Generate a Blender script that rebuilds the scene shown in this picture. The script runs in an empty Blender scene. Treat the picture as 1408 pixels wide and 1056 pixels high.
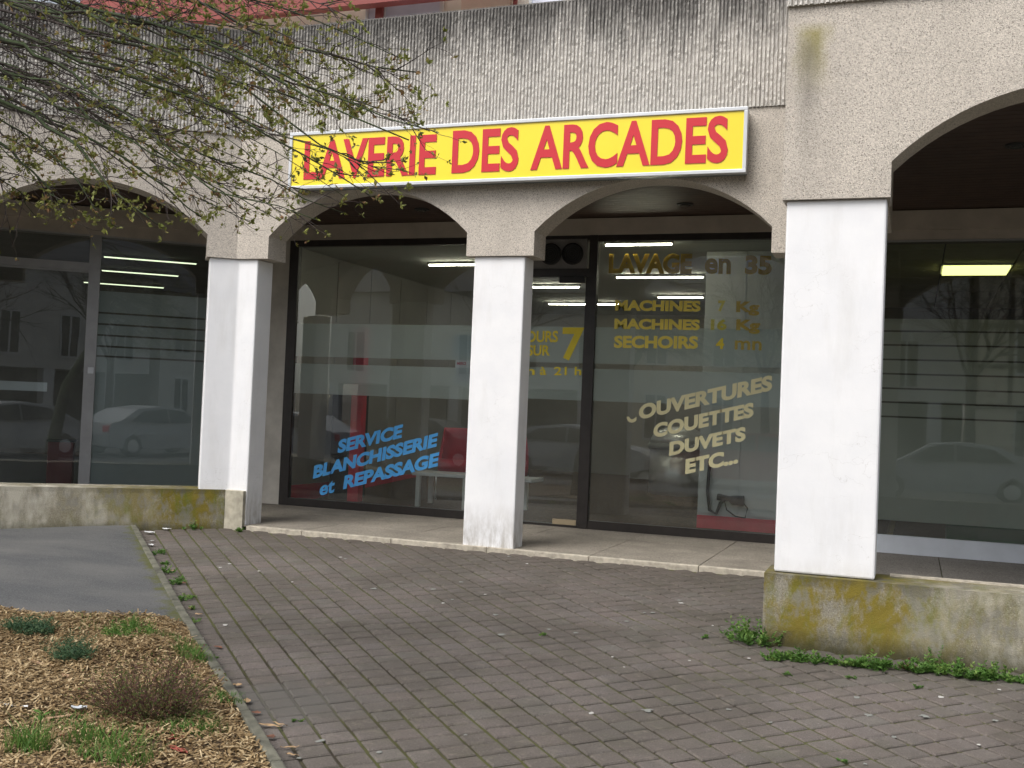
import bpy, bmesh, math, random
import numpy as np
from mathutils import Vector, Matrix, noise

# ------------------------------------------------------------------ camera, sky, sun, exposure
scene = bpy.context.scene
COL = scene.collection
FPX, PW, PH = 1490.0, 1408, 1056
TH, PIT, RHO = math.radians(20.36), math.radians(1.42), math.radians(2.376)
CAM = np.array([0.0, 0.0, 1.2])
_f0 = np.array([-math.sin(TH), math.cos(TH), 0.0]); _up = np.array([0, 0, 1.0])
_f = _f0*math.cos(PIT) + _up*math.sin(PIT)
_u0 = -_f0*math.sin(PIT) + _up*math.cos(PIT)
_r0 = np.cross(_f, _u0)
_r = _r0*math.cos(RHO) + _u0*math.sin(RHO)
_u = -_r0*math.sin(RHO) + _u0*math.cos(RHO)
cd = bpy.data.cameras.new('camera'); cam = bpy.data.objects.new('camera', cd); COL.objects.link(cam)
cd.sensor_width = 36; cd.lens = 36*FPX/PW; cd.clip_start = 0.05; cd.clip_end = 600
mw = Matrix.Identity(4)
for i in range(3):
    mw[i][0] = _r[i]; mw[i][1] = _u[i]; mw[i][2] = -_f[i]; mw[i][3] = CAM[i]
cam.matrix_world = mw
scene.camera = cam

SUN_EL, SUN_AZ = 52, 205           # degrees; azimuth clockwise from +Y
world = bpy.data.worlds.new('World'); scene.world = world; world.use_nodes = True
wn = world.node_tree.nodes; wl = world.node_tree.links
bg = wn['Background']
sky = wn.new('ShaderNodeTexSky'); sky.sky_type = 'NISHITA'; sky.sun_disc = False
sky.sun_elevation = math.radians(SUN_EL); sky.sun_rotation = math.radians(SUN_AZ)
sky.dust_density = 4.0; sky.air_density = 1.0; sky.ozone_density = 1.0
hs = wn.new('ShaderNodeHueSaturation'); hs.inputs['Saturation'].default_value = 0.38
wl.new(sky.outputs[0], hs.inputs['Color']); wl.new(hs.outputs[0], bg.inputs[0])
bg.inputs[1].default_value = 0.15
sd = bpy.data.lights.new('sun', 'SUN'); sd.energy = 1.3; sd.angle = math.radians(35); sd.color = (1, .975, .94)
so = bpy.data.objects.new('sun', sd); COL.objects.link(so)
_a, _e = math.radians(SUN_AZ), math.radians(SUN_EL)
sdir = Vector((math.sin(_a)*math.cos(_e), math.cos(_a)*math.cos(_e), math.sin(_e)))
so.rotation_euler = sdir.to_track_quat('Z', 'Y').to_euler(); so.location = sdir*30
scene.view_settings.view_transform = 'Standard'; scene.view_settings.look = 'None'
scene.view_settings.gamma = 1; scene.view_settings.use_curve_mapping = False
scene.view_settings.exposure = 0.5
scene.render.engine = 'CYCLES'
scene.cycles.max_bounces = 8; scene.cycles.transparent_max_bounces = 24

R = random.Random(7)
# ------------------------------------------------------------------ measuring helpers (photo pixel + known plane -> point)
def ray(x, y):
    d = _f*FPX + _r*(x-PW/2) - _u*(y-PH/2); return d/np.linalg.norm(d)
def onY(x, y, Y): d = ray(x, y); return CAM + d*(Y-CAM[1])/d[1]
def onZ(x, y, z): d = ray(x, y); return CAM + d*(z-CAM[2])/d[2]
def onP(x, y, p, n):
    d = ray(x, y); return CAM + d*np.dot(p-CAM, n)/np.dot(d, n)
SL = 0.05; YF = 8.57                # paving falls 5 % away from the arcade
def gz(y, off=0.0): return -SL*(YF-y)+off
def onG(x, y, off=0.0): return onP(x, y, np.array([0, YF, off]), np.array([0, -SL, 1.0]))
K = np.array([-5.98, 8.57, 0.0]); DL = np.array([.787, .617, 0]); NL = np.array([-.617, .787, 0])
def TC(p): return Vector(p)
def TL(p): q = K + DL*p[0] + NL*p[1]; return Vector((q[0], q[1], p[2]))
def onL(x, y, off):
    q = onP(x, y, K+NL*off, NL) - K; return (float(q@DL), float(q[2]+0.0))

# ------------------------------------------------------------------ mesh helpers
class MB:
    def __init__(s, T=TC): s.v = []; s.f = []; s.T = T; s.tone = []
    def add(s, vs, fs, tone=None):
        o = len(s.v); s.v += [tuple(s.T(p)) for p in vs]; s.f += [tuple(o+i for i in f) for f in fs]
        if tone is not None: s.tone += [tone]*len(fs)
        return s
    def box(s, x0, x1, y0, y1, z0, z1, tone=None):
        vs = [(x0,y0,z0),(x1,y0,z0),(x1,y1,z0),(x0,y1,z0),(x0,y0,z1),(x1,y0,z1),(x1,y1,z1),(x0,y1,z1)]
        return s.add(vs, [(0,3,2,1),(4,5,6,7),(0,1,5,4),(1,2,6,5),(2,3,7,6),(3,0,4,7)], tone)
    def prism(s, pts, z0, z1, tone=None):
        n = len(pts); vs = [(p[0],p[1],z0) for p in pts]+[(p[0],p[1],z1) for p in pts]
        fs = [tuple(range(n-1,-1,-1)), tuple(range(n,2*n))]+[(i,(i+1)%n,n+(i+1)%n,n+i) for i in range(n)]
        return s.add(vs, fs, tone)
    def tube(s, path, rad, n=6, cap=True, tone=None):
        P = [Vector(p) for p in path]; rr = rad if hasattr(rad,'__len__') else [rad]*len(P)
        vs = []; fs = []
        ref = Vector((0,0,1))
        for i, p in enumerate(P):
            t = (P[min(i+1,len(P)-1)]-P[max(i-1,0)])
            if t.length < 1e-9: t = Vector((0,0,1))
            t.normalize()
            a = t.cross(ref)
            if a.length < .05: a = t.cross(Vector((1,0,0)))
            a.normalize(); b = t.cross(a)
            for k in range(n):
                an = 2*math.pi*k/n; vs.append(p + (a*math.cos(an)+b*math.sin(an))*rr[i])
        for i in range(len(P)-1):
            for k in range(n):
                k2 = (k+1)%n; fs.append((i*n+k, i*n+k2, (i+1)*n+k2, (i+1)*n+k))
        if cap: fs += [tuple(range(n-1,-1,-1)), tuple(range((len(P)-1)*n, len(P)*n))]
        return s.add(vs, fs, tone)
    def lathe(s, cx, cy, prof, n=24):
        vs = []; fs = []
        for r, z in prof:
            for k in range(n):
                an = 2*math.pi*k/n; vs.append((cx+r*math.cos(an), cy+r*math.sin(an), z))
        for i in range(len(prof)-1):
            for k in range(n):
                k2 = (k+1)%n; fs.append((i*n+k, i*n+k2, (i+1)*n+k2, (i+1)*n+k))
        fs += [tuple(range(n-1,-1,-1)), tuple(range((len(prof)-1)*n, len(prof)*n))]
        return s.add(vs, fs)
    def mesh(s, name, mat, smooth=False):
        m = bpy.data.meshes.new(name); m.from_pydata(s.v, [], s.f)
        if s.tone and len(s.tone) == len(s.f):
            a = m.attributes.new('tone', 'FLOAT', 'FACE'); a.data.foreach_set('value', s.tone)
        if mat: m.materials.append(mat)
        if smooth: m.polygons.foreach_set('use_smooth', [True]*len(m.polygons))
        m.update(); return m
    def build(s, name, mat, parent=None, smooth=False, bevel=0, normals=False):
        m = s.mesh(name, mat, smooth)
        if normals:
            bm = bmesh.new(); bm.from_mesh(m); bmesh.ops.recalc_face_normals(bm, faces=bm.faces); bm.to_mesh(m); bm.free()
        o = bpy.data.objects.new(name, m); COL.objects.link(o)
        if parent: o.parent = parent
        if bevel:
            b = o.modifiers.new('bevel', 'BEVEL'); b.width = bevel; b.segments = 2; b.limit_method = 'ANGLE'
        return o
def tag(o, label, cat, group=None):
    o['label'] = label; o['category'] = cat
    if group: o['group'] = group
    return o
def thing(name, label, cat, loc=(0,0,0), group=None):
    o = bpy.data.objects.new(name, None); COL.objects.link(o); o.location = loc; o.empty_display_size = .1
    return tag(o, label, cat, group)
def kind(o, k): o['kind'] = k; return o

# ------------------------------------------------------------------ materials
def nodes(name):
    m = bpy.data.materials.new(name); m.use_nodes = True
    nt = m.node_tree; b = nt.nodes['Principled BSDF']; return m, nt, b
def nd(nt, t, **kw):
    n = nt.nodes.new(t)
    for k, v in kw.items():
        if k in n.inputs: n.inputs[k].default_value = v
        else: setattr(n, k, v)
    return n
def L(nt, a, b): nt.links.new(a, b)
def pos(nt, scale=(1,1,1), obj=False):
    c = nd(nt, 'ShaderNodeTexCoord') if obj else nd(nt, 'ShaderNodeNewGeometry')
    mp = nd(nt, 'ShaderNodeMapping'); mp.inputs['Scale'].default_value = scale
    L(nt, c.outputs['Object'] if obj else c.outputs['Position'], mp.inputs['Vector']); return mp.outputs[0]
def noi(nt, vec, scale, detail=4, rough=.55, out='Fac'):
    n = nd(nt, 'ShaderNodeTexNoise'); n.inputs['Scale'].default_value = scale
    n.inputs['Detail'].default_value = detail; n.inputs['Roughness'].default_value = rough
    L(nt, vec, n.inputs['Vector']); return n.outputs[out]
def ramp(nt, fac, stops):
    r = nd(nt, 'ShaderNodeValToRGB'); cr = r.color_ramp
    while len(cr.elements) < len(stops): cr.elements.new(.5)
    for e, (p, c) in zip(cr.elements, stops):
        e.position = p; e.color = (c, c, c, 1) if not hasattr(c, '__len__') else (*c, 1)
    L(nt, fac, r.inputs[0]); return r.outputs[0]
def mix(nt, fac, a, b, mode='MIX'):
    n = nd(nt, 'ShaderNodeMix', data_type='RGBA', blend_type=mode)
    for sock, v in ((n.inputs[0], fac), (n.inputs[6], a), (n.inputs[7], b)):
        if isinstance(v, (int, float)): sock.default_value = v
        elif isinstance(v, (tuple, list)): sock.default_value = (*v, 1) if len(v) == 3 else v
        else: L(nt, v, sock)
    return n.outputs[2]
def math_(nt, op, a, b=0.0, clamp=False):
    n = nd(nt, 'ShaderNodeMath', operation=op, use_clamp=clamp)
    for i, v in enumerate((a, b)):
        if isinstance(v, (int, float)): n.inputs[i].default_value = v
        else: L(nt, v, n.inputs[i])
    return n.outputs[0]
def bump(nt, b, h, strength=.3, dist=.01):
    n = nd(nt, 'ShaderNodeBump'); n.inputs['Strength'].default_value = strength; n.inputs['Distance'].default_value = dist
    L(nt, h, n.inputs['Height']); L(nt, n.outputs[0], b.inputs['Normal'])
def simple(name, col, rough=.6, metal=0, var=.18, scale=6, bs=60, bstr=.15, bd=.003, spec=.5):
    m, nt, b = nodes(name); p = pos(nt)
    n = noi(nt, p, scale, 5)
    c = mix(nt, ramp(nt, n, [(.3, 0.0), (.7, 1.0)]), tuple(x*(1-var) for x in col), tuple(min(1, x*(1+var)) for x in col))
    L(nt, c, b.inputs['Base Color']); b.inputs['Roughness'].default_value = rough; b.inputs['Metallic'].default_value = metal
    b.inputs['Specular IOR Level'].default_value = spec
    if bstr: bump(nt, b, noi(nt, p, bs, 3), bstr, bd)
    return m
def sepz(nt):
    g = nd(nt, 'ShaderNodeNewGeometry'); s = nd(nt, 'ShaderNodeSeparateXYZ'); L(nt, g.outputs['Position'], s.inputs[0]); return s
def maprange(nt, v, a, b, c=0.0, d=1.0):
    n = nd(nt, 'ShaderNodeMapRange'); n.inputs[1].default_value = a; n.inputs[2].default_value = b
    n.inputs[3].default_value = c; n.inputs[4].default_value = d; L(nt, v, n.inputs[0]); return n.outputs[0]

def aggregate(name, col, fine=170, stain=.25, dark=(.10,.085,.07), moss=False):
    m, nt, b = nodes(name); p = pos(nt)
    v = nd(nt, 'ShaderNodeTexVoronoi'); v.inputs['Scale'].default_value = fine; L(nt, p, v.inputs['Vector'])
    cell = nd(nt, 'ShaderNodeSeparateColor'); L(nt, v.outputs['Color'], cell.inputs[0])
    n2 = noi(nt, p, fine*1.3, 2)
    base = mix(nt, ramp(nt, cell.outputs[0], [(0.0, 0.0), (1.0, 1.0)]), tuple(c*.72 for c in col), tuple(min(1, c*1.25) for c in col))
    base = mix(nt, ramp(nt, cell.outputs[1], [(.0, .8), (.07, .5), (.10, 0.0)]), base, dark)
    base = mix(nt, ramp(nt, n2, [(.3, .5), (.48, 0.0)]), base, tuple(c*.55 for c in col))
    big = noi(nt, pos(nt, (1,1,.35)), 2.2, 6, .6)
    base = mix(nt, ramp(nt, big, [(.35, stain), (.62, 0.0)]), base, tuple(c*.5 for c in col))
    if moss:
        # algae streak under the parapet joint of the right pier
        sp = nd(nt, 'ShaderNodeSeparateXYZ'); L(nt, pos(nt), sp.inputs[0])
        dx = math_(nt, 'ABSOLUTE', math_(nt, 'SUBTRACT', sp.outputs[0], -.615))
        wob = noi(nt, pos(nt, (1,1,.6)), 9, 4)
        a1 = maprange(nt, math_(nt, 'ADD', dx, math_(nt, 'MULTIPLY', math_(nt, 'SUBTRACT', wob, .5), .18)), .03, .13, 1, 0)
        a2 = maprange(nt, sp.outputs[2], 3.12, 3.42, 0, 1); a3 = maprange(nt, sp.outputs[2], 3.5, 3.57, 1, 0)
        f = math_(nt, 'MULTIPLY', math_(nt, 'MULTIPLY', a1, a2), a3, True)
        base = mix(nt, math_(nt, 'MULTIPLY', f, .75), base, (.26,.23,.06))
        b1 = maprange(nt, math_(nt, 'ADD', math_(nt, 'ABSOLUTE', math_(nt, 'SUBTRACT', sp.outputs[0], -.64)), math_(nt, 'MULTIPLY', math_(nt, 'SUBTRACT', wob, .5), .12)), .0, .09, 1, 0)
        b2 = math_(nt, 'MULTIPLY', maprange(nt, sp.outputs[2], 2.6, 3.2, 0, 1), maprange(nt, sp.outputs[2], 3.42, 3.5, 1, 0))
        base = mix(nt, math_(nt, 'MULTIPLY', math_(nt, 'MULTIPLY', b1, b2), .55), base, (.16,.15,.13))
    L(nt, base, b.inputs['Base Color']); b.inputs['Roughness'].default_value = .92; b.inputs['Specular IOR Level'].default_value = .2
    bump(nt, b, v.outputs['Distance'], .55, .006)
    return m
M_agg = aggregate('exposed_aggregate_concrete', (.60,.545,.475), moss=True, fine=200, stain=.32)

def ribmat():
    m, nt, b = nodes('ribbed_concrete'); p = pos(nt)
    s = sepz(nt)
    n = noi(nt, pos(nt, (1,1,.12)), 26, 4, .7)        # vertical streaks
    n2 = noi(nt, pos(nt, (1,1,.25)), 3.2, 5, .6)
    n3 = noi(nt, p, 150, 3, .7)
    base = mix(nt, ramp(nt, n3, [(.3, 0.0), (.65, 1.0)]), (.36,.34,.31), (.70,.67,.62))
    up = maprange(nt, s.outputs[2], 3.95, 4.66, 0, 1)
    g = math_(nt, 'ADD', math_(nt, 'MULTIPLY', up, .98), math_(nt, 'MULTIPLY', math_(nt, 'SUBTRACT', n2, .5), .9))
    g = math_(nt, 'ADD', g, math_(nt, 'MULTIPLY', math_(nt, 'SUBTRACT', n, .5), 1.5))
    base = mix(nt, ramp(nt, g, [(.25, 0.0), (.9, .85)]), base, (.09,.085,.08))
    L(nt, base, b.inputs['Base Color']); b.inputs['Roughness'].default_value = .95; b.inputs['Specular IOR Level'].default_value = .15
    bump(nt, b, n3, .5, .006)
    return m
M_rib = ribmat()

def plaster():
    m, nt, b = nodes('white_painted_render'); p = pos(nt); s = sepz(nt)
    n = noi(nt, p, 3.5, 6, .6); n2 = noi(nt, pos(nt, (1,1,.3)), 22, 5, .7)
    base = mix(nt, ramp(nt, n, [(.3, 0.0), (.7, 1.0)]), (.76,.765,.78), (.83,.83,.835))
    low = maprange(nt, s.outputs[2], .0, .42, 1, 0)
    d = math_(nt, 'MULTIPLY', low, ramp(nt, n2, [(.34, 0.0), (.62, .8)]))
    base = mix(nt, d, base, (.28,.25,.20))
    cr = nd(nt, 'ShaderNodeTexVoronoi', feature='DISTANCE_TO_EDGE'); cr.inputs['Scale'].default_value = 2.3
    wv = nd(nt, 'ShaderNodeVectorMath', operation='ADD'); L(nt, pos(nt, (1,1,2.2)), wv.inputs[0]); L(nt, noi(nt, p, 3, 5, .6, 'Color'), wv.inputs[1]); L(nt, wv.outputs[0], cr.inputs['Vector'])
    ck = math_(nt, 'MULTIPLY', ramp(nt, cr.outputs['Distance'], [(0.0, 1.0), (.006, 0.0)]), ramp(nt, noi(nt, p, 1.7, 2), [(.5, 0.0), (.62, .5)]))
    base = mix(nt, ck, base, (.40,.38,.35))
    n4 = noi(nt, p, 14, 8, .8)
    base = mix(nt, ramp(nt, n4, [(.66, 0.0), (.76, .6)]), base, (.42,.40,.37))
    base = mix(nt, ramp(nt, noi(nt, pos(nt, (1,1,.18)), 6, 6, .65), [(.50, 0.0), (.70, .22)]), base, (.52,.50,.46))
    L(nt, base, b.inputs['Base Color']); b.inputs['Roughness'].default_value = .75; b.inputs['Specular IOR Level'].default_value = .3
    bump(nt, b, noi(nt, pos(nt, (1,1,.6)), 38, 7, .65), .16, .006)
    return m
M_white = plaster()

def plinthmat(name, xa, xb, ztop, left=False):
    m, nt, b = nodes(name); p = pos(nt)
    s = nd(nt, 'ShaderNodeSeparateXYZ'); L(nt, p, s.inputs[0])
    n3 = noi(nt, p, 120, 4, .7); big = noi(nt, pos(nt, (1,1,.5)), 4.5, 12, .74); med = noi(nt, pos(nt, (1,1,.7)), 9, 6, .65)
    st = noi(nt, pos(nt, (1,1,.3)), 9, 12, .72)
    base = mix(nt, ramp(nt, n3, [(.3, 0.0), (.68, 1.0)]), (.17,.155,.12), (.36,.335,.27))
    spk = nd(nt, 'ShaderNodeTexVoronoi'); spk.inputs['Scale'].default_value = 55; L(nt, p, spk.inputs['Vector'])
    base = mix(nt, ramp(nt, spk.outputs['Distance'], [(.10, .7), (.2, 0.0)]), base, (.5,.48,.42))
    zz = maprange(nt, s.outputs[2], ztop-.42, ztop, 0, 1)
    zone = maprange(nt, s.outputs[0], xa, xb, 1, 0) if not left else maprange(nt, s.outputs[0], xa, xb, 0, 1)
    zone = math_(nt, 'MULTIPLY', zone, math_(nt, 'ADD', .45, math_(nt, 'MULTIPLY', zone, .55)))
    y = math_(nt, 'MULTIPLY', ramp(nt, big, [(.38, 0.0), (.50, 1.0)]), math_(nt, 'ADD', .12, zone, True))
    base = mix(nt, math_(nt, 'MULTIPLY', y, .92), base, (.20,.155,.018))
    g = math_(nt, 'MULTIPLY', ramp(nt, st, [(.48, 0.0), (.66, 1.0)]), math_(nt, 'ADD', .25, zone, True))
    base = mix(nt, math_(nt, 'MULTIPLY', g, .75), base, (.12,.15,.025))
    gr = ramp(nt, med, [(.50, 0.0), (.62, .75)])
    base = mix(nt, gr, base, (.22,.21,.18))
    pale = math_(nt, 'MULTIPLY', ramp(nt, noi(nt, pos(nt,(1,1,.45)), 5.3, 5, .6), [(.47, 0.0), (.62, .8)]), math_(nt, 'SUBTRACT', 1.0, zone, True))
    base = mix(nt, pale, base, (.50,.47,.39))
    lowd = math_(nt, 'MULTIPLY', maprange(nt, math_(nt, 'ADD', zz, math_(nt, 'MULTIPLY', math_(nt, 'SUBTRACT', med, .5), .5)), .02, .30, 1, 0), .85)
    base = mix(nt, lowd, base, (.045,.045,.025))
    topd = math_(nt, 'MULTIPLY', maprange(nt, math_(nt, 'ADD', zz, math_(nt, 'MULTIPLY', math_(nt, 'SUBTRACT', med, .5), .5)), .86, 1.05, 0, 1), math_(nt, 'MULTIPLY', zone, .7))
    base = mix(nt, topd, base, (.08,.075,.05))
    L(nt, base, b.inputs['Base Color']); b.inputs['Roughness'].default_value = .95; b.inputs['Specular IOR Level'].default_value = .15
    bump(nt, b, math_(nt, 'ADD', n3, math_(nt, 'MULTIPLY', y, .6)), .6, .008)
    return m
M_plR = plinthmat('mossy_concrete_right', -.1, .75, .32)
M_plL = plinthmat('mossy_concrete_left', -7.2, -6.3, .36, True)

def pavermat(name, ind):
    m, nt, b = nodes(name); p = pos(nt)
    if ind:
        t = nd(nt, 'ShaderNodeObjectInfo').outputs['Random']
    else:
        a = nd(nt, 'ShaderNodeAttribute', attribute_name='tone'); t = a.outputs['Fac']
    c = ramp(nt, t, [(0.0, (.100,.087,.079)), (.35, (.110,.095,.085)), (.6, (.107,.095,.088)), (.8, (.114,.096,.087)), (1.0, (.112,.103,.092))])
    n3 = noi(nt, p, 260, 3, .7); n1 = noi(nt, p, 1.3, 5, .6); n2 = noi(nt, p, 18, 5, .6)
    c = mix(nt, ramp(nt, n3, [(.3, 0.0), (.7, 1.0)]), mix(nt, 1.0, c, (.85,.85,.85), 'MULTIPLY'), mix(nt, 1.0, c, (1.75,1.73,1.70), 'MULTIPLY'))
    c = mix(nt, ramp(nt, noi(nt, p, 120, 3, .7), [(.38, .45), (.5, 0.0)]), c, mix(nt, 1.0, c, (.5,.5,.5), 'MULTIPLY'))
    c = mix(nt, ramp(nt, noi(nt, p, 150, 2, .6), [(.66, 0.0), (.72, .8)]), c, (.36,.33,.31))
    c = mix(nt, ramp(nt, noi(nt, p, 110, 2, .6), [(.28, .6), (.36, 0.0)]), c, (.05,.04,.038))
    c = mix(nt, ramp(nt, n1, [(.42, .45), (.58, 0.0)]), c, (.062,.055,.042))
    c = mix(nt, ramp(nt, noi(nt, p, 4.5, 6, .7), [(.52, 0.0), (.72, .35)]), c, (.075,.078,.045))
    c = mix(nt, ramp(nt, n2, [(.55, 0.0), (.75, .4)]), c, (.24,.205,.175))
    # damp, dirty strip along the arcade step and the right plinth
    s = nd(nt, 'ShaderNodeSeparateXYZ'); L(nt, p, s.inputs[0])
    w = math_(nt, 'ADD', s.outputs[1], math_(nt, 'MULTIPLY', math_(nt, 'SUBTRACT', n1, .5), 1.2))
    c = mix(nt, math_(nt, 'MULTIPLY', maprange(nt, w, 7.6, 8.5, 0, 1), .45), c, (.07,.058,.045))
    w2 = math_(nt, 'MULTIPLY', maprange(nt, w, 5.9, 6.5, 0, 1), maprange(nt, s.outputs[0], -1.6, -.6, 0, 1))
    c = mix(nt, math_(nt, 'MULTIPLY', w2, .45), c, (.06,.058,.04))

    # cement-smeared patch by the kerb
    pc = onG(395, 965); vm = nd(nt, 'ShaderNodeVectorMath', operation='DISTANCE'); L(nt, pos(nt), vm.inputs[0]); vm.inputs[1].default_value = tuple(float(q) for q in pc)
    pk = math_(nt, 'ADD', vm.outputs['Value'], math_(nt, 'MULTIPLY', math_(nt, 'SUBTRACT', noi(nt, pos(nt), 5, 6, .65), .5), .7))
    c = mix(nt, maprange(nt, pk, .18, .42, .72, 0), c, (.105,.098,.088))
    L(nt, c, b.inputs['Base Color']); b.inputs['Roughness'].default_value = .85; b.inputs['Specular IOR Level'].default_value = .3
    bump(nt, b, n3, .4, .004)
    return m
M_pavI = pavermat('paver_brown', True); M_pavJ = pavermat('paver_brown_joined', False)

def jointmat():
    m, nt, b = nodes('mossy_joint_soil'); p = pos(nt)
    n1 = noi(nt, p, 2.6, 5, .65); n2 = noi(nt, p, 90, 3)
    c = mix(nt, n2, (.014,.011,.007), (.05,.038,.022))
    s = nd(nt, 'ShaderNodeSeparateXYZ'); L(nt, p, s.inputs[0])
    e = math_(nt, 'MULTIPLY', maprange(nt, s.outputs[0], -2.2, -.6, 0, .16), maprange(nt, s.outputs[1], 5.0, 6.3, .3, 1.0))
    e2 = maprange(nt, s.outputs[0], -5.2, -3.5, .12, 0)
    k = math_(nt, 'ADD', math_(nt, 'ADD', n1, e), e2)
    c = mix(nt, ramp(nt, k, [(.38, 0.0), (.57, .85)]), c, (.075,.080,.022))

    # cement-smeared patch by the kerb
    pc = onG(395, 965); vm = nd(nt, 'ShaderNodeVectorMath', operation='DISTANCE'); L(nt, pos(nt), vm.inputs[0]); vm.inputs[1].default_value = tuple(float(q) for q in pc)
    pk = math_(nt, 'ADD', vm.outputs['Value'], math_(nt, 'MULTIPLY', math_(nt, 'SUBTRACT', noi(nt, pos(nt), 5, 6, .65), .5), .7))
    c = mix(nt, maprange(nt, pk, .18, .42, .72, 0), c, (.105,.098,.088))
    L(nt, c, b.inputs['Base Color']); b.inputs['Roughness'].default_value = 1
    bump(nt, b, n2, .6, .006)
    return m
M_joint = jointmat()

def asphaltmat():
    m, nt, b = nodes('old_asphalt'); p = pos(nt)
    n1 = noi(nt, pos(nt,(.5,1.2,1)), 1.6, 5, .6); n3 = noi(nt, p, 330, 2, .7)
    c = mix(nt, ramp(nt, noi(nt, p, 130, 3, .7), [(.32, 0.0), (.66, 1.0)]), (.05,.052,.054), (.125,.128,.13))
    c = mix(nt, ramp(nt, noi(nt, p, 95, 2, .6), [(.68, 0.0), (.73, .8)]), c, (.24,.24,.23))
    c = mix(nt, ramp(nt, noi(nt, p, 75, 3, .7), [(.35, .5), (.5, 0.0), (.68, 0.0)]), c, (.05,.05,.05))
    c = mix(nt, ramp(nt, n1, [(.4, 0.0), (.68, .5)]), c, (.17,.165,.155))
    at = nd(nt, 'ShaderNodeAttribute', attribute_name='edge')
    e = math_(nt, 'ADD', at.outputs['Fac'], math_(nt, 'MULTIPLY', math_(nt, 'SUBTRACT', noi(nt, p, 7, 12, .75), .5), 2.2))
    c = mix(nt, ramp(nt, e, [(.70, 0.0), (.98, .8)]), c, (.085,.09,.02))
    L(nt, c, b.inputs['Base Color']); b.inputs['Roughness'].default_value = .9; b.inputs['Specular IOR Level'].default_value = .25
    bump(nt, b, n3, .5, .004); return m
M_asph = asphaltmat()
M_kerb = simple('kerb_stone', (.115,.112,.085), .9, var=.55, scale=9, bs=150, bstr=.4, bd=.006)
M_soil = simple('mulch_soil', (.11,.075,.042), 1, var=.5, scale=30, bs=80, bstr=.8, bd=.02)
M_tile = aggregate('arcade_floor_aggregate', (.29,.26,.215), fine=130, stain=.55, dark=(.07,.06,.05))
M_tileD = aggregate('arcade_floor_dark', (.22,.205,.185), fine=130, stain=.3, dark=(.05,.045,.04))
M_edge = simple('worn_step_edge', (.41,.37,.30), .9, var=.3, scale=20, bs=120, bstr=.5, bd=.006)
M_beam = simple('painted_lintel', (.44,.39,.33), .8, var=.12, scale=5)
M_jamb = simple('grey_beige_wall', (.55,.52,.46), .85, var=.18, scale=4, bs=90, bstr=.3)
M_wood = simple('dark_stained_boards', (.060,.034,.024), .6, var=.25, scale=7, bs=40)
M_black = simple('matt_black', (.012,.012,.012), .5, var=.2)
M_frameD = simple('dark_bronze_aluminium', (.022,.018,.016), .4, var=.25, scale=12, metal=0)
M_frameG = simple('grey_aluminium', (.33,.33,.33), .4, var=.08, scale=8, metal=.2)
M_sillW = simple('grey_sill_panel', (.50,.53,.57), .5, var=.06)
M_alu = simple('white_aluminium_trim', (.58,.60,.62), .3, var=.06, metal=.15)
M_aluD = simple('sign_case_grey', (.17,.20,.20), .45, var=.12)
M_yellow = simple('yellow_acrylic', (.86,.69,.025), .22, var=.03, scale=1.5, bstr=0)
M_redL = simple('red_acrylic', (.56,.010,.022), .22, var=.05, scale=2, bstr=0)
M_redE = simple('deep_red_edge', (.42,.02,.03), .4, var=.05, bstr=0)
M_blueV = simple('blue_vinyl', (.09,.42,.88), .5, var=.05, bstr=0)
M_ochre = simple('faded_ochre_vinyl', (.66,.46,.06), .8, var=.06, scale=7, bstr=0)
M_ochre2 = simple('ochre_vinyl', (.85,.72,.13), .8, var=.06, scale=7, bstr=0)
M_ochreF = simple('worn_yellow_vinyl', (.78,.64,.12), .7, var=.1, scale=5, bstr=0)
M_cream = simple('cream_vinyl', (.72,.67,.40), .7, var=.06, scale=5, bstr=0)
M_yelV = simple('yellow_vinyl', (.70,.56,.02), .5, var=.08, bstr=0)
M_int = simple('interior_panel', (.34,.33,.30), .7, var=.08, scale=2)
M_intL = simple('interior_pale_panel', (.62,.65,.64), .6, var=.06, scale=2)
M_intD = simple('interior_dark', (.17,.165,.14), .8, var=.2, scale=2)
M_ceil = simple('interior_ceiling', (.52,.54,.50), .85, var=.05, scale=2)
M_floor = simple('interior_floor', (.25,.27,.26), .25, var=.12, scale=3, bstr=0)
M_redI = simple('red_laminate', (.66,.02,.05), .4, var=.1, bstr=0)
M_steel = simple('stainless_steel', (.85,.86,.86), .32, metal=.55, var=.08, bstr=0)
M_whiteI = simple('white_lacquer', (.74,.75,.74), .4, var=.05, bstr=0)
M_paper = simple('paper_white', (.60,.61,.61), .8, var=.04, bstr=0)
M_redbeam = simple('red_painted_timber', (.25,.05,.04), .6, var=.15)
M_creamW = simple('cream_render', (.88,.83,.70), .85, var=.06)
M_peachW = simple('peach_render', (.88,.74,.60), .85, var=.06)
M_grn = simple('green_plastic', (.05,.16,.07), .6, var=.2)
M_orange = simple('orange_plastic', (.7,.16,.04), .5, var=.2)
M_timber = simple('ochre_wood', (.30,.22,.09), .6, var=.2)

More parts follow.
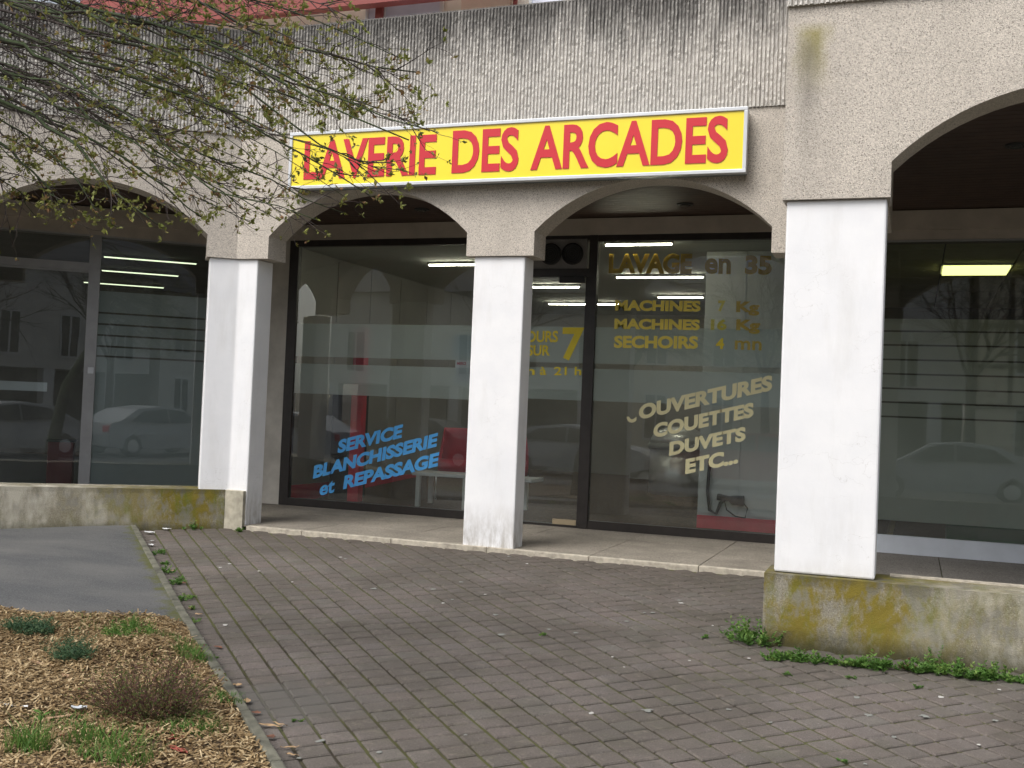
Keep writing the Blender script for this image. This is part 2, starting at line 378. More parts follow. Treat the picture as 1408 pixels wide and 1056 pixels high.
def glassmat(name, tint=(.86,.91,.90), k=2.3):
    m = bpy.data.materials.new(name); m.use_nodes = True; nt = m.node_tree
    nt.nodes.remove(nt.nodes['Principled BSDF']); out = nt.nodes['Material Output']
    t = nd(nt, 'ShaderNodeBsdfTransparent'); t.inputs[0].default_value = (*tint, 1)
    g = nd(nt, 'ShaderNodeBsdfGlossy'); g.inputs['Roughness'].default_value = .004; g.inputs[0].default_value = (.95,.98,.97,1)
    fr = nd(nt, 'ShaderNodeFresnel'); fr.inputs[0].default_value = 1.5
    f = math_(nt, 'MULTIPLY', fr.outputs[0], k, True)
    p = pos(nt); w = noi(nt, p, .9, 2)
    bn = nd(nt, 'ShaderNodeBump'); bn.inputs['Strength'].default_value = .04; bn.inputs['Distance'].default_value = .02
    L(nt, w, bn.inputs['Height']); L(nt, bn.outputs[0], g.inputs['Normal'])
    df = nd(nt, 'ShaderNodeBsdfDiffuse'); df.inputs[0].default_value = (.75,.78,.77,1)  # dusty pale diffuse share, mixed in to give the panes a grey haze
    du = nd(nt, 'ShaderNodeMixShader'); L(nt, math_(nt, 'MULTIPLY', ramp(nt, noi(nt, p, 2.2, 5, .6), [(.3, .4), (.7, 1.0)]), .07), du.inputs[0]); L(nt, t.outputs[0], du.inputs[1]); L(nt, df.outputs[0], du.inputs[2])
    mx = nd(nt, 'ShaderNodeMixShader'); L(nt, f, mx.inputs[0]); L(nt, du.outputs[0], mx.inputs[1]); L(nt, g.outputs[0], mx.inputs[2])
    L(nt, mx.outputs[0], out.inputs[0]); return m
M_glass = glassmat('shop_glass'); M_glassT = glassmat('car_glass', (.25,.3,.3), 2.2)
def filmmat(name, col, fac):
    m = bpy.data.materials.new(name); m.use_nodes = True; nt = m.node_tree
    nt.nodes.remove(nt.nodes['Principled BSDF']); out = nt.nodes['Material Output']
    t = nd(nt, 'ShaderNodeBsdfTransparent'); t.inputs[0].default_value = (.8,.85,.84,1)
    d = nd(nt, 'ShaderNodeBsdfDiffuse'); tr = nd(nt, 'ShaderNodeBsdfTranslucent')
    c = mix(nt, noi(nt, pos(nt), 3, 4), tuple(x*.85 for x in col), col)
    L(nt, c, d.inputs[0]); L(nt, c, tr.inputs[0])
    a = nd(nt, 'ShaderNodeMixShader'); a.inputs[0].default_value = .4; L(nt, d.outputs[0], a.inputs[1]); L(nt, tr.outputs[0], a.inputs[2])
    mx = nd(nt, 'ShaderNodeMixShader'); mx.inputs[0].default_value = fac; L(nt, t.outputs[0], mx.inputs[1]); L(nt, a.outputs[0], mx.inputs[2])
    L(nt, mx.outputs[0], out.inputs[0]); return m
M_film = filmmat('frosted_film', (.82,.90,.90), .62)
M_filmD = filmmat('frosted_film_dense', (.84,.88,.82), .82)
def emis(name, col, s):
    m, nt, b = nodes(name); b.inputs['Base Color'].default_value = (.8,.8,.8,1)
    b.inputs['Emission Color'].default_value = (*col, 1); b.inputs['Emission Strength'].default_value = s; return m
M_tube = emis('fluorescent_tube', (1,.93,.72), 28.0)
M_tubeG = emis('fluorescent_diffuser', (.9,.9,.30), 1.7)
M_tubeW = emis('fluorescent_tube_cool', (.80,.90,.6), 1.3)
def leafmat(name, c1, c2, c3):
    m, nt, b = nodes(name)
    a = nd(nt, 'ShaderNodeAttribute', attribute_name='tone')
    c = ramp(nt, a.outputs['Fac'], [(0.0, c1), (.55, c2), (1.0, c3)])
    L(nt, c, b.inputs['Base Color']); b.inputs['Roughness'].default_value = .6; b.inputs['Specular IOR Level'].default_value = .3
    tr = nd(nt, 'ShaderNodeBsdfTranslucent'); L(nt, c, tr.inputs[0])
    mx = nd(nt, 'ShaderNodeMixShader'); mx.inputs[0].default_value = .3
    L(nt, b.outputs[0], mx.inputs[1]); L(nt, tr.outputs[0], mx.inputs[2]); L(nt, mx.outputs[0], nt.nodes['Material Output'].inputs[0]); return m
M_leafT = leafmat('bud_leaves', (.17,.20,.045), (.25,.26,.07), (.28,.16,.08))
M_leafG = leafmat('weed_leaves', (.055,.12,.025), (.10,.21,.04), (.22,.31,.08))
M_leafB = leafmat('bush_leaves', (.10,.17,.035), (.16,.16,.06), (.20,.09,.06))
M_leafH = leafmat('heather_leaves', (.04,.085,.045), (.07,.14,.07), (.14,.20,.09))
M_chip = leafmat('wood_chips', (.08,.048,.022), (.36,.25,.125), (.70,.56,.34))
def barkmat():
    m, nt, b = nodes('mossy_bark'); p = pos(nt); n = noi(nt, p, 5, 4)
    g = nd(nt, 'ShaderNodeNewGeometry'); s = nd(nt, 'ShaderNodeSeparateXYZ'); L(nt, g.outputs['Normal'], s.inputs[0])
    k = math_(nt, 'ADD', math_(nt, 'MULTIPLY', s.outputs[2], .25), n)
    c = mix(nt, ramp(nt, k, [(.35, 0.0), (.6, 1.0)]), (.035,.03,.022), (.035,.055,.015))
    L(nt, c, b.inputs['Base Color']); b.inputs['Roughness'].default_value = .9; bump(nt, b, noi(nt, p, 120, 3), .5, .003); return m
M_bark = barkmat()
M_twig = simple('twig_bark', (.042,.030,.026), .85, var=.35, scale=9, bstr=0)
M_twigR = simple('red_twig', (.11,.055,.045), .85, var=.4, scale=25, bstr=0)

# ------------------------------------------------------------------ lettering
_tm = {}
def glyphs(s, offset):
    c = bpy.data.curves.new('lettering', 'FONT'); c.body = s; c.offset = offset; c.resolution_u = 4
    o = bpy.data.objects.new('lettering', c); COL.objects.link(o)
    dg = bpy.context.evaluated_depsgraph_get(); dg.update()
    m = bpy.data.meshes.new_from_object(o.evaluated_get(dg))
    v = np.array([tuple(q.co)[:2] for q in m.vertices]); f = [tuple(p.vertices) for p in m.polygons]
    bpy.data.objects.remove(o); bpy.data.curves.remove(c); bpy.data.meshes.remove(m)
    return v, f
def capH(offset):
    if offset not in _tm:
        v, f = glyphs('H', offset); _tm[offset] = (v[:,1].min(), v[:,1].max())
    return _tm[offset]
def lettering(s, P0, P1, h, y, T, mat, parent, thick=.0006, offset=.02, shear=0.0, cut=None, name='lettering', edge=None):
    """P0,P1 = (x,z) of the baseline ends in the plane; h = cap height; y = depth of the front face."""
    v, f = glyphs(s, offset); lo, hi = capH(offset)
    x0, x1 = v[:,0].min(), v[:,0].max()
    U = (v[:,0]-x0)/(x1-x0); V = (v[:,1]-lo)/(hi-lo)
    P0 = np.array(P0); P1 = np.array(P1)
    X = P0[0]+U*(P1[0]-P0[0])+V*h*shear; Z = P0[1]+U*(P1[1]-P0[1])+V*h
    bm = bmesh.new()
    bv = [bm.verts.new((a, y, b)) for a, b in zip(X, Z)]
    for q in f:
        try: bm.faces.new([bv[i] for i in q])
        except ValueError: pass
    bmesh.ops.remove_doubles(bm, verts=bm.verts, dist=1e-6)
    if cut: # keep only what lies below this fraction of the cap height (peeled letter)
        bmesh.ops.bisect_plane(bm, geom=bm.verts[:]+bm.edges[:]+bm.faces[:], plane_co=(0, y, P0[1]+h*cut), plane_no=(0,0,1), clear_outer=True)
    r = bmesh.ops.extrude_face_region(bm, geom=bm.faces[:])
    bmesh.ops.translate(bm, verts=[g for g in r['geom'] if isinstance(g, bmesh.types.BMVert)], vec=(0, thick, 0))
    bmesh.ops.recalc_face_normals(bm, faces=bm.faces)
    for q in bm.verts: q.co = T(q.co)
    if edge:
        for fc in bm.faces:
            if abs(fc.normal.y) < .5: fc.material_index = 1
    m = bpy.data.meshes.new(name); bm.to_mesh(m); bm.free(); m.materials.append(mat)
    if edge: m.materials.append(edge)
    o = bpy.data.objects.new(name, m); COL.objects.link(o); o.parent = parent; return o

# ================================================================== GROUND
g = MB()
xs = [-60,-30,-16,-9,-6,-3,0,3,6,12,30,60]
ys = [-80,-40,-20,-10,-6,-1.5,0,2,4,6,8.57,16]
def gzz(y): return gz(y) if y > -1.5 else gz(-1.5)
vs = [(x, y, gzz(y)-.07) for y in ys for x in xs]; n = len(xs)
g.add(vs, [(j*n+i, j*n+i+1, (j+1)*n+i+1, (j+1)*n+i) for j in range(len(ys)-1) for i in range(n-1)])
kind(g.build('ground', M_soil), 'structure')
rd = MB(); zr = gz(-1.5)-.05
rd.add([(-60,-4,zr),(60,-4,zr),(60,-12.5,zr),(-60,-12.5,zr)], [(3,2,1,0)])
kind(rd.build('road', M_asph), 'structure')

# kerb line points (photo pixels on the paving plane)
kp = [onG(*p, .04) for p in [(176,716),(205,770),(250,850),(292,920),(330,980),(372,1050),(400,1100)]]
kp = [np.array([p[0], p[1]]) for p in kp]
k_end = kp[-1] + (kp[-1]-kp[-2])*4.5
kp.append(k_end)
def side_x(y):           # x of the kerb line (paving side) at a given y
    for a, b in zip(kp[:-1], kp[1:]):
        if (a[1]-y)*(b[1]-y) <= 0: return a[0]+(b[0]-a[0])*(y-a[1])/(b[1]-a[1])
    return None
# paving: setts laid at 45 degrees
AW, AR = math.radians(-45.9), math.radians(44.1)
e1 = np.array([math.cos(AW), math.sin(AW)]); e2 = np.array([math.cos(AR), math.sin(AR)])
SWD, SRW = .139, .131            # strip width (across e2), row spacing (along e1)
paving = MB().add([(-9,8.6,gz(8.6,-.0095)),(-9,-1.5,gz(-1.5,-.0095)),(9,-1.5,gz(-1.5,-.0095)),(9,8.6,gz(8.6,-.0095))],[(0,1,2,3)]).build('brick_paving', M_joint)
kind(paving, 'structure')
def inside(c):
    x, y = c
    if y > 8.62 or y < 1.2: return False
    if x > -.76 and y > 6.54: return False
    q = np.array([x,y,0])-K
    if q@NL > .05: return False
    sx = side_x(min(y, kp[0][1]-1e-3))
    if sx is None or x < sx+.03: return False
    if x > 4.2: return False
    return True
patch_c = onG(400, 945)[:2]
cells = []
lim = 90
o0 = onG(853.9, 1005.4)[:2]
drift = 0.0
for i in range(-lim, lim):
    drift = (drift+R.gauss(0,.16)*SRW) if i % 7 else R.uniform(-.5,.5)*SRW
    off = drift
    for j in range(-lim, lim):
        c = o0 + e2*(i+.5)*SWD + e1*((j+.5)*SRW + off)
        if not (-7.5 < c[0] < 4.3 and 1.2 < c[1] < 8.6): continue
        if inside(c):
            cells.append(c)
def camvis(c):
    v = np.array([c[0], c[1], gz(c[1])])-CAM; z = v@_f
    if z < .3: return None
    return PW/2+FPX*(v@_r)/z, PH/2-FPX*(v@_u)/z, z
def paver_mesh(seed):
    r = random.Random(seed); mb = MB()
    a, b = (SRW-.0125-r.random()*.004)/2, (SWD-.0125-r.random()*.005)/2
    def cor(s, z, j): return [(sx*(s*0+a-s)+ (r.random()-.5)*j, sy*(b-s)+(r.random()-.5)*j, z) for sx, sy in ((-1,-1),(1,-1),(1,1),(-1,1))]
    v = cor(0, -.03, 0)+cor(0, -.006, .003)+cor(.006, 0, .002)
    fs = [(8,9,10,11)]
    for k in range(4):
        k2 = (k+1)%4; fs += [(k,k2,4+k2,4+k),(4+k,4+k2,8+k2,8+k)]
    return v, fs
pvars = [paver_mesh(s) for s in range(14)]
pm = []
for v, fs in pvars:
    mb = MB(); mb.add(v, fs); pm.append(mb.mesh('paver', M_pavI))
basis = Matrix(((e1[0], e2[0], 0, 0), (e1[1], e2[1], 0, 0), (0, 0, 1, 0), (0,0,0,1)))
tilt = Matrix.Rotation(math.atan(SL), 4, 'X')
def pmat(c):
    jz = (R.random()-.5)*.0032+.004*noise.noise(Vector((c[0]*1.7, c[1]*1.7, 5)))
    t = Matrix.Rotation((R.random()-.5)*.02, 4, 'X') @ Matrix.Rotation((R.random()-.5)*.02, 4, 'Y') @ Matrix.Rotation((R.random()-.5)*.03, 4, 'Z')
    return Matrix.Translation((c[0], c[1], gz(c[1])+jz)) @ tilt @ basis @ t
vis, hid = [], []
for c in cells:
    q = camvis(c)
    if q and -10 < q[0] < 1418 and q[1] < 1075: vis.append((q[2], c))
    else: hid.append(c)
vis.sort(key=lambda t: t[0])
cem = []
for k, (z, c) in enumerate(vis[:]):
    if np.linalg.norm((c-patch_c)*np.array([1.0, 1.0])) < .0: cem.append(c)
for k, (z, c) in enumerate(vis[:300]):
    o = bpy.data.objects.new('paver', pm[R.randrange(len(pm))]); COL.objects.link(o); o.parent = paving; o.matrix_local = pmat(c)
joined = MB()
for c in [c for z, c in vis[300:]] + hid:
    M4 = pmat(c); v, fs = pvars[R.randrange(len(pvars))]
    joined.add([M4 @ Vector(p) for p in v], fs, R.random())
jo = joined.build('pavers', M_pavJ, paving); kind(jo, 'stuff')

# gum and dropping spots trodden onto the pavers
M_spot = simple('trodden_gum', (.21,.215,.195), .8, var=.15, scale=40)
M_spot2 = simple('white_dropping', (.46,.45,.42), .8, var=.15, scale=40)
spots = [(890,976,9,1),(813,980,5,2),(1002,975,5,1),(595,810,6,1),(690,872,7,1),(681,845,5,1),(622,824,3,1),(609,829,3,2),(634,800,4,1),
 (755,865,4,1),(792,870,5,1),(862,854,4,1),(898,842,4,1),(886,842,3,1),(936,829,5,2),(934,825,4,1),(514,809,6,1),(441,1018,8,1),(522,1034,5,1),
 (411,1042,4,1),(1293,958,5,2),(1271,984,8,1),(1230,1013,5,1),(1368,990,5,1),(1178,959,6,1),(1194,983,7,1),(1346,1024,3,2),(1190,1050,4,1),
 (1374,948,3,2),(310,859,5,2),(276,877,5,2),(356,785,3,2),(316,775,3,2),(402,800,2,2),(468,766,3,2),(303,780,3,2),(1060,993,4,1),(1018,1018,3,1),
 (667,817,3,2),(1320,830,0,2),(700,765,3,1),(725,775,3,2),(1030,905,3,2),(948,908,2,2),(842,903,2,2),(858,917,2,2),(475,768,3,1),(640,1010,3,1),(980,860,2,2)]
for x, y, r, k in spots:
    if r == 0: continue
    c = onG(x, y, .004); rr = r*.8/FPX*np.linalg.norm(c-CAM); mb = MB(); n = 11
    ring = []
    for i in range(n):
        a = 2*math.pi*i/n; q = rr*(.5+.8*R.random())
        ring.append((c[0]+q*math.cos(a)*1.0, c[1]+q*math.sin(a)*1.0))
    mb.add([(px_, py_, gz(py_, .0030)) for px_, py_ in ring]+[(c[0]+(px_-c[0])*.8, c[1]+(py_-c[1])*.8, gz(py_, .0048)) for px_, py_ in ring],
           [(i,(i+1)%n,n+(i+1)%n,n+i) for i in range(n)]+[tuple(range(n,2*n))])
    mb.build('gum_spot', M_spot if k == 1 else M_spot2, paving)

# asphalt area, kerbs
AO = .045
asx = [onG(*p, AO)[:2] for p in [(-60,846),(0,847),(120,848),(243,852)]]
asp = MB(); rows = 26; colsn = 24
ptsA = []
for j in range(rows+1):
    t = j/rows
    b0 = asx[1] + (asx[0]-asx[1])*2.0; b1 = asx[3]
    t0 = K - DL*5.5; t1 = np.array([*(kp[0]+np.array([-.02, .05])), 0])
    A = np.array([b0[0], b0[1]])*(1-t)+np.array([t0[0], t0[1]])*t
    # right edge follows the kerb
    y = b1[1]*(1-t)+t1[1]*t; xr = side_x(min(y, kp[0][1]-1e-4))
    B = np.array([xr, y])
    for i in range(colsn+1):
        u = i/colsn; u = 1-(1-u)**1.6; p = A*(1-u)+B*u
        ptsA.append((p[0], p[1], gz(p[1], AO)+.004*math.sin(p[0]*3+p[1]*2)))
asp.add(ptsA, [(j*(colsn+1)+i, j*(colsn+1)+i+1, (j+1)*(colsn+1)+i+1, (j+1)*(colsn+1)+i) for j in range(rows) for i in range(colsn)])
ao = asp.build('asphalt_path', M_asph, smooth=True); kind(ao, 'structure')
at = ao.data.attributes.new('edge', 'FLOAT', 'POINT')
ev = []
for v in ao.data.vertices:
    sx = side_x(min(v.co.y, kp[0][1]-1e-3)) or v.co.x
    q = abs(sx-v.co.x); w = abs((np.array(v.co)-K)@NL)
    ev.append(max(max(0, 1-q/.34), max(0, .85-w/.30)))
at.data.foreach_set('value', ev)

kerb = MB().box(-30,-29,-30,-29,-1,-.9).build('kerb', M_kerb)  # replaced below
bpy.data.objects.remove(kerb)
kerb = bpy.data.objects.new('kerb', None); COL.objects.link(kerb); kind(kerb, 'structure')
acc = [kp[0]]
for a, b in zip(kp[:-1], kp[1:]):
    L_ = np.linalg.norm(b-a); k = max(1, round(L_/.5))
    for i in range(1, k+1): acc.append(a+(b-a)*i/k)
for a, b in zip(acc[:-1], acc[1:]):
    d = (b-a)/np.linalg.norm(b-a); nrm = np.array([-d[1], d[0]])
    if nrm[0] < 0: nrm = -nrm
    a2 = a+d*.004; b2 = b-d*.004
    mb = MB(); w = .045
    P_ = [a2-nrm*.004, b2-nrm*.004, b2+nrm*w, a2+nrm*w]
    z = .052+(R.random()-.5)*.006
    vs = [(p[0],p[1],gz(p[1],-.06)) for p in P_]+[(p[0],p[1],gz(p[1],z)) for p in P_]
    mb.add(vs, [(3,2,1,0),(4,5,6,7),(0,1,5,4),(1,2,6,5),(2,3,7,6),(3,0,4,7)])
    mb.build('kerb_stone', M_kerb, kerb, bevel=.008, normals=True)
# kerb between the asphalt and the planting bed
a = np.array(asx[3]); b = np.array(asx[1]); dr = (b-a)/np.linalg.norm(b-a)
for i in range(5):
    p = a+dr*(.02+i*.62); q = a+dr*(.01+(i+1)*.62); nn = np.array([dr[1], -dr[0]])
    if nn[1] > 0: nn = -nn
    P_ = [p, q, q+nn*.06, p+nn*.06]
    vs = [(t[0],t[1],gz(t[1],-.06)) for t in P_]+[(t[0],t[1],gz(t[1],.05)) for t in P_]
    MB().add(vs, [(3,2,1,0),(4,5,6,7),(0,1,5,4),(1,2,6,5),(2,3,7,6),(3,0,4,7)]).build('kerb_stone', M_kerb, kerb, bevel=.006, normals=True)

# planting bed
bed = MB(); NB = 40; pb = []
y0b, y1b = 1.5, asx[3][1]-.06
def bedx(y): return (side_x(y) or -2)-.012
def bedz(x, y):
    e = min(1, (bedx(y)-x)/.25) ; e = max(0, e)
    return gz(y, .03+.035*e+.03*noise.noise(Vector((x*2.2, y*2.2, 0))))
for j in range(NB+1):
    y = y0b+(y1b-y0b)*j/NB
    for i in range(NB+1):
        u = i/NB; x1_ = bedx(y); x0_ = -6.5; x = x0_+(x1_-x0_)*u; pb.append((x, y - (1-u)*.55*(j/NB), 0))
pb = [(x, y, bedz(x, y)) for x, y, _ in pb]
bed.add(pb, [(j*(NB+1)+i, j*(NB+1)+i+1, (j+1)*(NB+1)+i+1, (j+1)*(NB+1)+i) for j in range(NB) for i in range(NB)])
kind(bed.build('planting_bed', M_soil, smooth=True), 'structure')
chips = MB(); rc = random.Random(3)
def top_y(x): return y1b - .55*max(0,(bedx(y1b)-x)/(bedx(y1b)+6.5)) 
cnt = 0
while cnt < 26000:
    y = rc.uniform(2.9, y1b); x = rc.uniform(-5.2, bedx(y)+.005)
    q = camvis(np.array([x, y]))
    if y > top_y(x)-.005 or q is None or q[0] < -30 or q[1] > 1090: continue
    cnt += 1
    ln = rc.uniform(.006,.022)*(1.0 if rc.random() < .93 else 2.2); wd = rc.uniform(.0022,.005); an = rc.uniform(0, math.pi); tl = rc.gauss(0,.28)
    c, s = math.cos(an), math.sin(an); z = bedz(x, y)+rc.uniform(.001,.02)
    up = ln*math.sin(tl); bend = rc.uniform(-.3,.3)*ln
    pts = []
    for t, bb in ((-1,0),(0,bend),(1,0)):
        for w in (-1,1):
            pts.append((x+c*ln*t*math.cos(tl)-s*(wd*w+bb), y+s*ln*t*math.cos(tl)+c*(wd*w+bb), z+up*t+abs(bend)*.4*(t==0)+w*wd*rc.uniform(-.5,.5)))
    tn = min(1, max(0, rc.gauss(.52,.28)))
    chips.add(pts, [(0,2,3,1),(2,4,5,3)], tn)
kind(tag(chips.build('wood_chips', M_chip), 'tan shredded wood chip mulch covering the planting bed', 'mulch'), 'stuff')

# arcade floor
fl = MB().box(-6.9,5.5,8.62,10.9,-.12,.028).build('arcade_floor', M_joint); kind(fl, 'structure')
MB().box(-.70,5.5,6.86,8.618,-.12,.028).build('floor_base', M_joint, fl)
xsj = [-6.95,-6.05,-5.15,-4.25,-3.35,-2.45,-1.55,-.65]
ysj = [8.632, 9.25, 9.9, 10.60]
for i in range(7):
    for j in range(3):
        MB().box(xsj[i]+.003, xsj[i+1]-.003, ysj[j]+.003, ysj[j+1]-.003, .0285, .040+.001*((i+j)%2)).build('floor_slab', M_tile, fl, bevel=.002)
    MB().box(xsj[i]+.002 if i else -5.73, xsj[i+1]-.002, 8.57, 8.629, -.1, .040).build('step_edge', M_edge, fl, bevel=.006)
for i in range(7):
    for j in range(4):
        MB().box(-.645+i*.9, -.65+(i+1)*.9-.003, 6.87+j*.93, 6.87+(j+1)*.93-.004, .0285, .040).build('floor_slab', M_tileD, fl)

# ================================================================== THE ARCADE BUILDING
B = thing('arcade_building', 'pale concrete building with low arches on white pillars in front of recessed shop windows', 'building', (-3, 8.6, 0))
binv = Matrix.Translation((-3, 8.6, 0)).inverted()
def bb(o):      # parent to the building keeping place
    o.parent = B; o.matrix_parent_inverse = binv; return o
SPZ, APZ, CAPZ, WT, BTOP = 2.72, 3.135, 2.515, 3.665, 4.652
def arch_wall(T, x0, x1, ops, y0, y1, caps=True):
    """ops: list of (xa, xb); wall from the arch line up to WT"""
    cols = []
    def pier(xa, xb):
        k = max(1, int((xb-xa)/.3))
        return [(xa+(xb-xa)*i/k, CAPZ) for i in range(k+1)]
    cur = x0
    for a, b in ops:
        if a > cur+1e-6: cols += pier(cur, a)
        r = (b-a)/2; c = (a+b)/2; hh = APZ-SPZ; Rr = (r*r+hh*hh)/(2*hh)
        N = 22
        for i in range(N+1):
            x = a+(b-a)*i/N; cols.append((x, SPZ+hh-(Rr-math.sqrt(max(0, Rr*Rr-(x-c)**2)))))
        cur = b
    if cur < x1-1e-6: cols += pier(cur, x1)
    mb = MB(T); vs = []; fs = []
    for x, z in cols: vs += [(x,y0,z),(x,y0,WT),(x,y1,z),(x,y1,WT)]
    for i in range(len(cols)-1):
        p, q = i*4, (i+1)*4
        if abs(cols[i][0]-cols[i+1][0]) > 1e-6:
            fs += [(p,q,q+1,p+1),(p+2,p+3,q+3,q+2),(p,p+2,q+2,q)]
        else:
            fs += [(p,p+2,q+2,q)]
    fs += [(0,1,3,2), (len(vs)-4,len(vs)-2,len(vs)-1,len(vs)-3)]
    mb.add(vs, fs); return mb
ops_c = [(-5.64,-3.65),(-3.035,-1.075)]
ops_r = [(-.16,1.83),(2.44,4.43)]
ops_l = [(-7.48,-5.48),(-4.88,-2.88),(-2.27,-.27)]
bb(arch_wall(TC, -5.98, -.62, ops_c, 8.57, 8.87).build('arch_wall', M_agg, normals=True))
bb(arch_wall(TC, -.765, 5.2, ops_r, 6.53, 6.83).build('arch_wall', M_agg, normals=True))
bb(arch_wall(TL, -8.2, 0, ops_l, 0, .30).build('arch_wall', M_agg, normals=True))
bb(MB().box(-.62,-.20,6.83,8.87,2.7,WT).build('return_wall', M_agg))

def ribs(T, x0, x1, y, name, seed=1, z0=WT, z1=BTOP, pitch=.0305):
    """vertical broken ribs, real relief"""
    n = int((x1-x0)/pitch); nzv = 46; r = random.Random(seed)
    xs_ = []; dep = []
    for i in range(n):
        xa = x0+(x1-x0)*i/n; w = (x1-x0)/n
        for k, d in ((0.0,0),(.18,0),(.36,1),(.80,1)): xs_.append(xa+w*k); dep.append((d, i))
    xs_.append(x1); dep.append((0, n))
    mb = MB(T); vs = []; fs = []
    nx = len(xs_)
    for j in range(nzv+1):
        z = z0+(z1-z0)*j/nzv
        for i in range(nx):
            d, k = dep[i]
            h = 0
            if d:
                nn = .6*noise.noise(Vector((k*3.7+seed, z*9, 0)))+.9*noise.noise(Vector((k*7.1, z*32, seed)))
                h = .015+.011*nn+.004*r.random(); h = max(.001, min(.026, h))
            seam = .0
            vs.append((xs_[i]+noise.noise(Vector((k*1.3, z*16, 3)))*.004, y-h, z))
    for j in range(nzv):
        for i in range(nx-1):
            p = j*nx+i; fs.append((p, p+1, p+nx+1, p+nx))
    mb.add(vs, fs)
    mb.box(x0, x1, y+.0005, y+.24, z0+.001, z1-.002)
    mb.box(x0, x1, y-.006, y+.26, z1-.0, z1+.012)
    o = mb.build(name, M_rib); return bb(o)
def rib_panels(T, xs_, y, seed):
    for a, b in zip(xs_[:-1], xs_[1:]): ribs(T, a+.0012, b-.0012, y, 'ribbed_parapet', seed); seed += 1
bb(MB().prism([(-6.06,8.66),(-5.98,8.577),(-5.90,8.66),(-5.9,8.75),(-6.06,8.75)], WT, BTOP).build('parapet_core', M_agg, normals=True))
rib_panels(TC, [-5.982,-4.35,-2.74,-1.2,-.79], 8.565, 1)
rib_panels(TL, [-8.2,-5.9,-3.9,-1.95,-.002], -.005, 11)
rib_panels(TC, [-.775,1.4,3.5,5.2], 6.515, 21)
bb(MB().box(-.785,-.20,6.77,8.80,WT,BTOP).build('parapet_return', M_agg))

# pillars
def pillar(pts, z0, z1, T=TC):
    return bb(MB(T).prism(pts, z0, z1).build('pillar', M_white, bevel=.012, normals=True))
pillar([(-3.585,8.60),(-3.12,8.60),(-3.12,8.83),(-3.585,8.83)], -.03, CAPZ-.001)
pillar([(-.742,6.56),(-.178,6.56),(-.178,6.80),(-.742,6.80)], .32, CAPZ-.001)
pillar([(-.92,8.62),(-.66,8.62),(-.66,8.83),(-.92,8.83)], .0, CAPZ-.001)
pillar([(1.86,6.56),(2.41,6.56),(2.41,6.80),(1.86,6.80)], .32, CAPZ-.001)
l1 = TL((-.24,.03,0)); l2 = TL((-.24,.27,0)); crs = TL((-.0,.03,0)); 
pillar([(l1.x,l1.y),(-5.968,8.60),(-5.765,8.60),(-5.765,8.86),(-6.02,8.90),(l2.x,l2.y)], -.03, CAPZ-.001)
for xa in (-2.87-.56, -5.45-.02):
    pillar([(xa-.02+.0,.03),(xa+.52,.03),(xa+.52,.27),(xa-.02,.27)], .36, CAPZ-.001, TL)
# plinths
def plinth(name, mat, pts, z0, z1, T=TC):
    return bb(MB(T).prism(pts, z0, z1).build(name, mat, bevel=.01, normals=True))
def face_plinth(T, x0, x1, y0, y1, z0, z1, mat, n=60):
    """plinth with a slightly uneven cast face"""
    mb = MB(T); vs = []; fs = []; nz = 10
    for j in range(nz+1):
        z = z0+(z1-z0)*j/nz
        for i in range(n+1):
            x = x0+(x1-x0)*i/n
            d = .006*noise.noise(Vector((x*3, z*5, 1)))+.003*noise.noise(Vector((x*14, z*14, 2)))
            if j == nz: d -= -.004
            vs.append((x, y0-d, z-(.004 if j == nz else 0)))
    for j in range(nz):
        for i in range(n): p = j*(n+1)+i; fs.append((p,p+1,p+n+2,p+n+1))
    o = len(vs)
    for i in range(n+1): x = x0+(x1-x0)*i/n; vs += [(x, y1, z1+.001*noise.noise(Vector((x*9,0,0)))), (x, y1, z0)]
    top = nz*(n+1)
    for i in range(n):
        fs += [(top+i, top+i+1, o+2*(i+1), o+2*i), (o+2*i, o+2*(i+1), o+2*(i+1)+1, o+2*i+1)]
    fs += [tuple([j*(n+1) for j in range(nz+1)]+[o, o+1]), tuple([j*(n+1)+n for j in range(nz+1)]+[o+2*n, o+2*n+1])]
    mb.add(vs, fs); return bb(mb.build('plinth', mat, normals=True))
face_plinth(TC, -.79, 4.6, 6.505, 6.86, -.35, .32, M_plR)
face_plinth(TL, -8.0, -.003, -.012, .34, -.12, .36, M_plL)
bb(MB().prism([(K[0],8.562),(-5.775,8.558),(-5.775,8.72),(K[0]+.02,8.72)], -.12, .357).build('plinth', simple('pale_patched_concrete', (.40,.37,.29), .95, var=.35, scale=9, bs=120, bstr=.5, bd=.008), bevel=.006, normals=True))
# pale worn strip on top of the right plinth
bb(MB().box(-.10,4.6,6.80,6.858,.3185,.329).build('coping', M_edge))

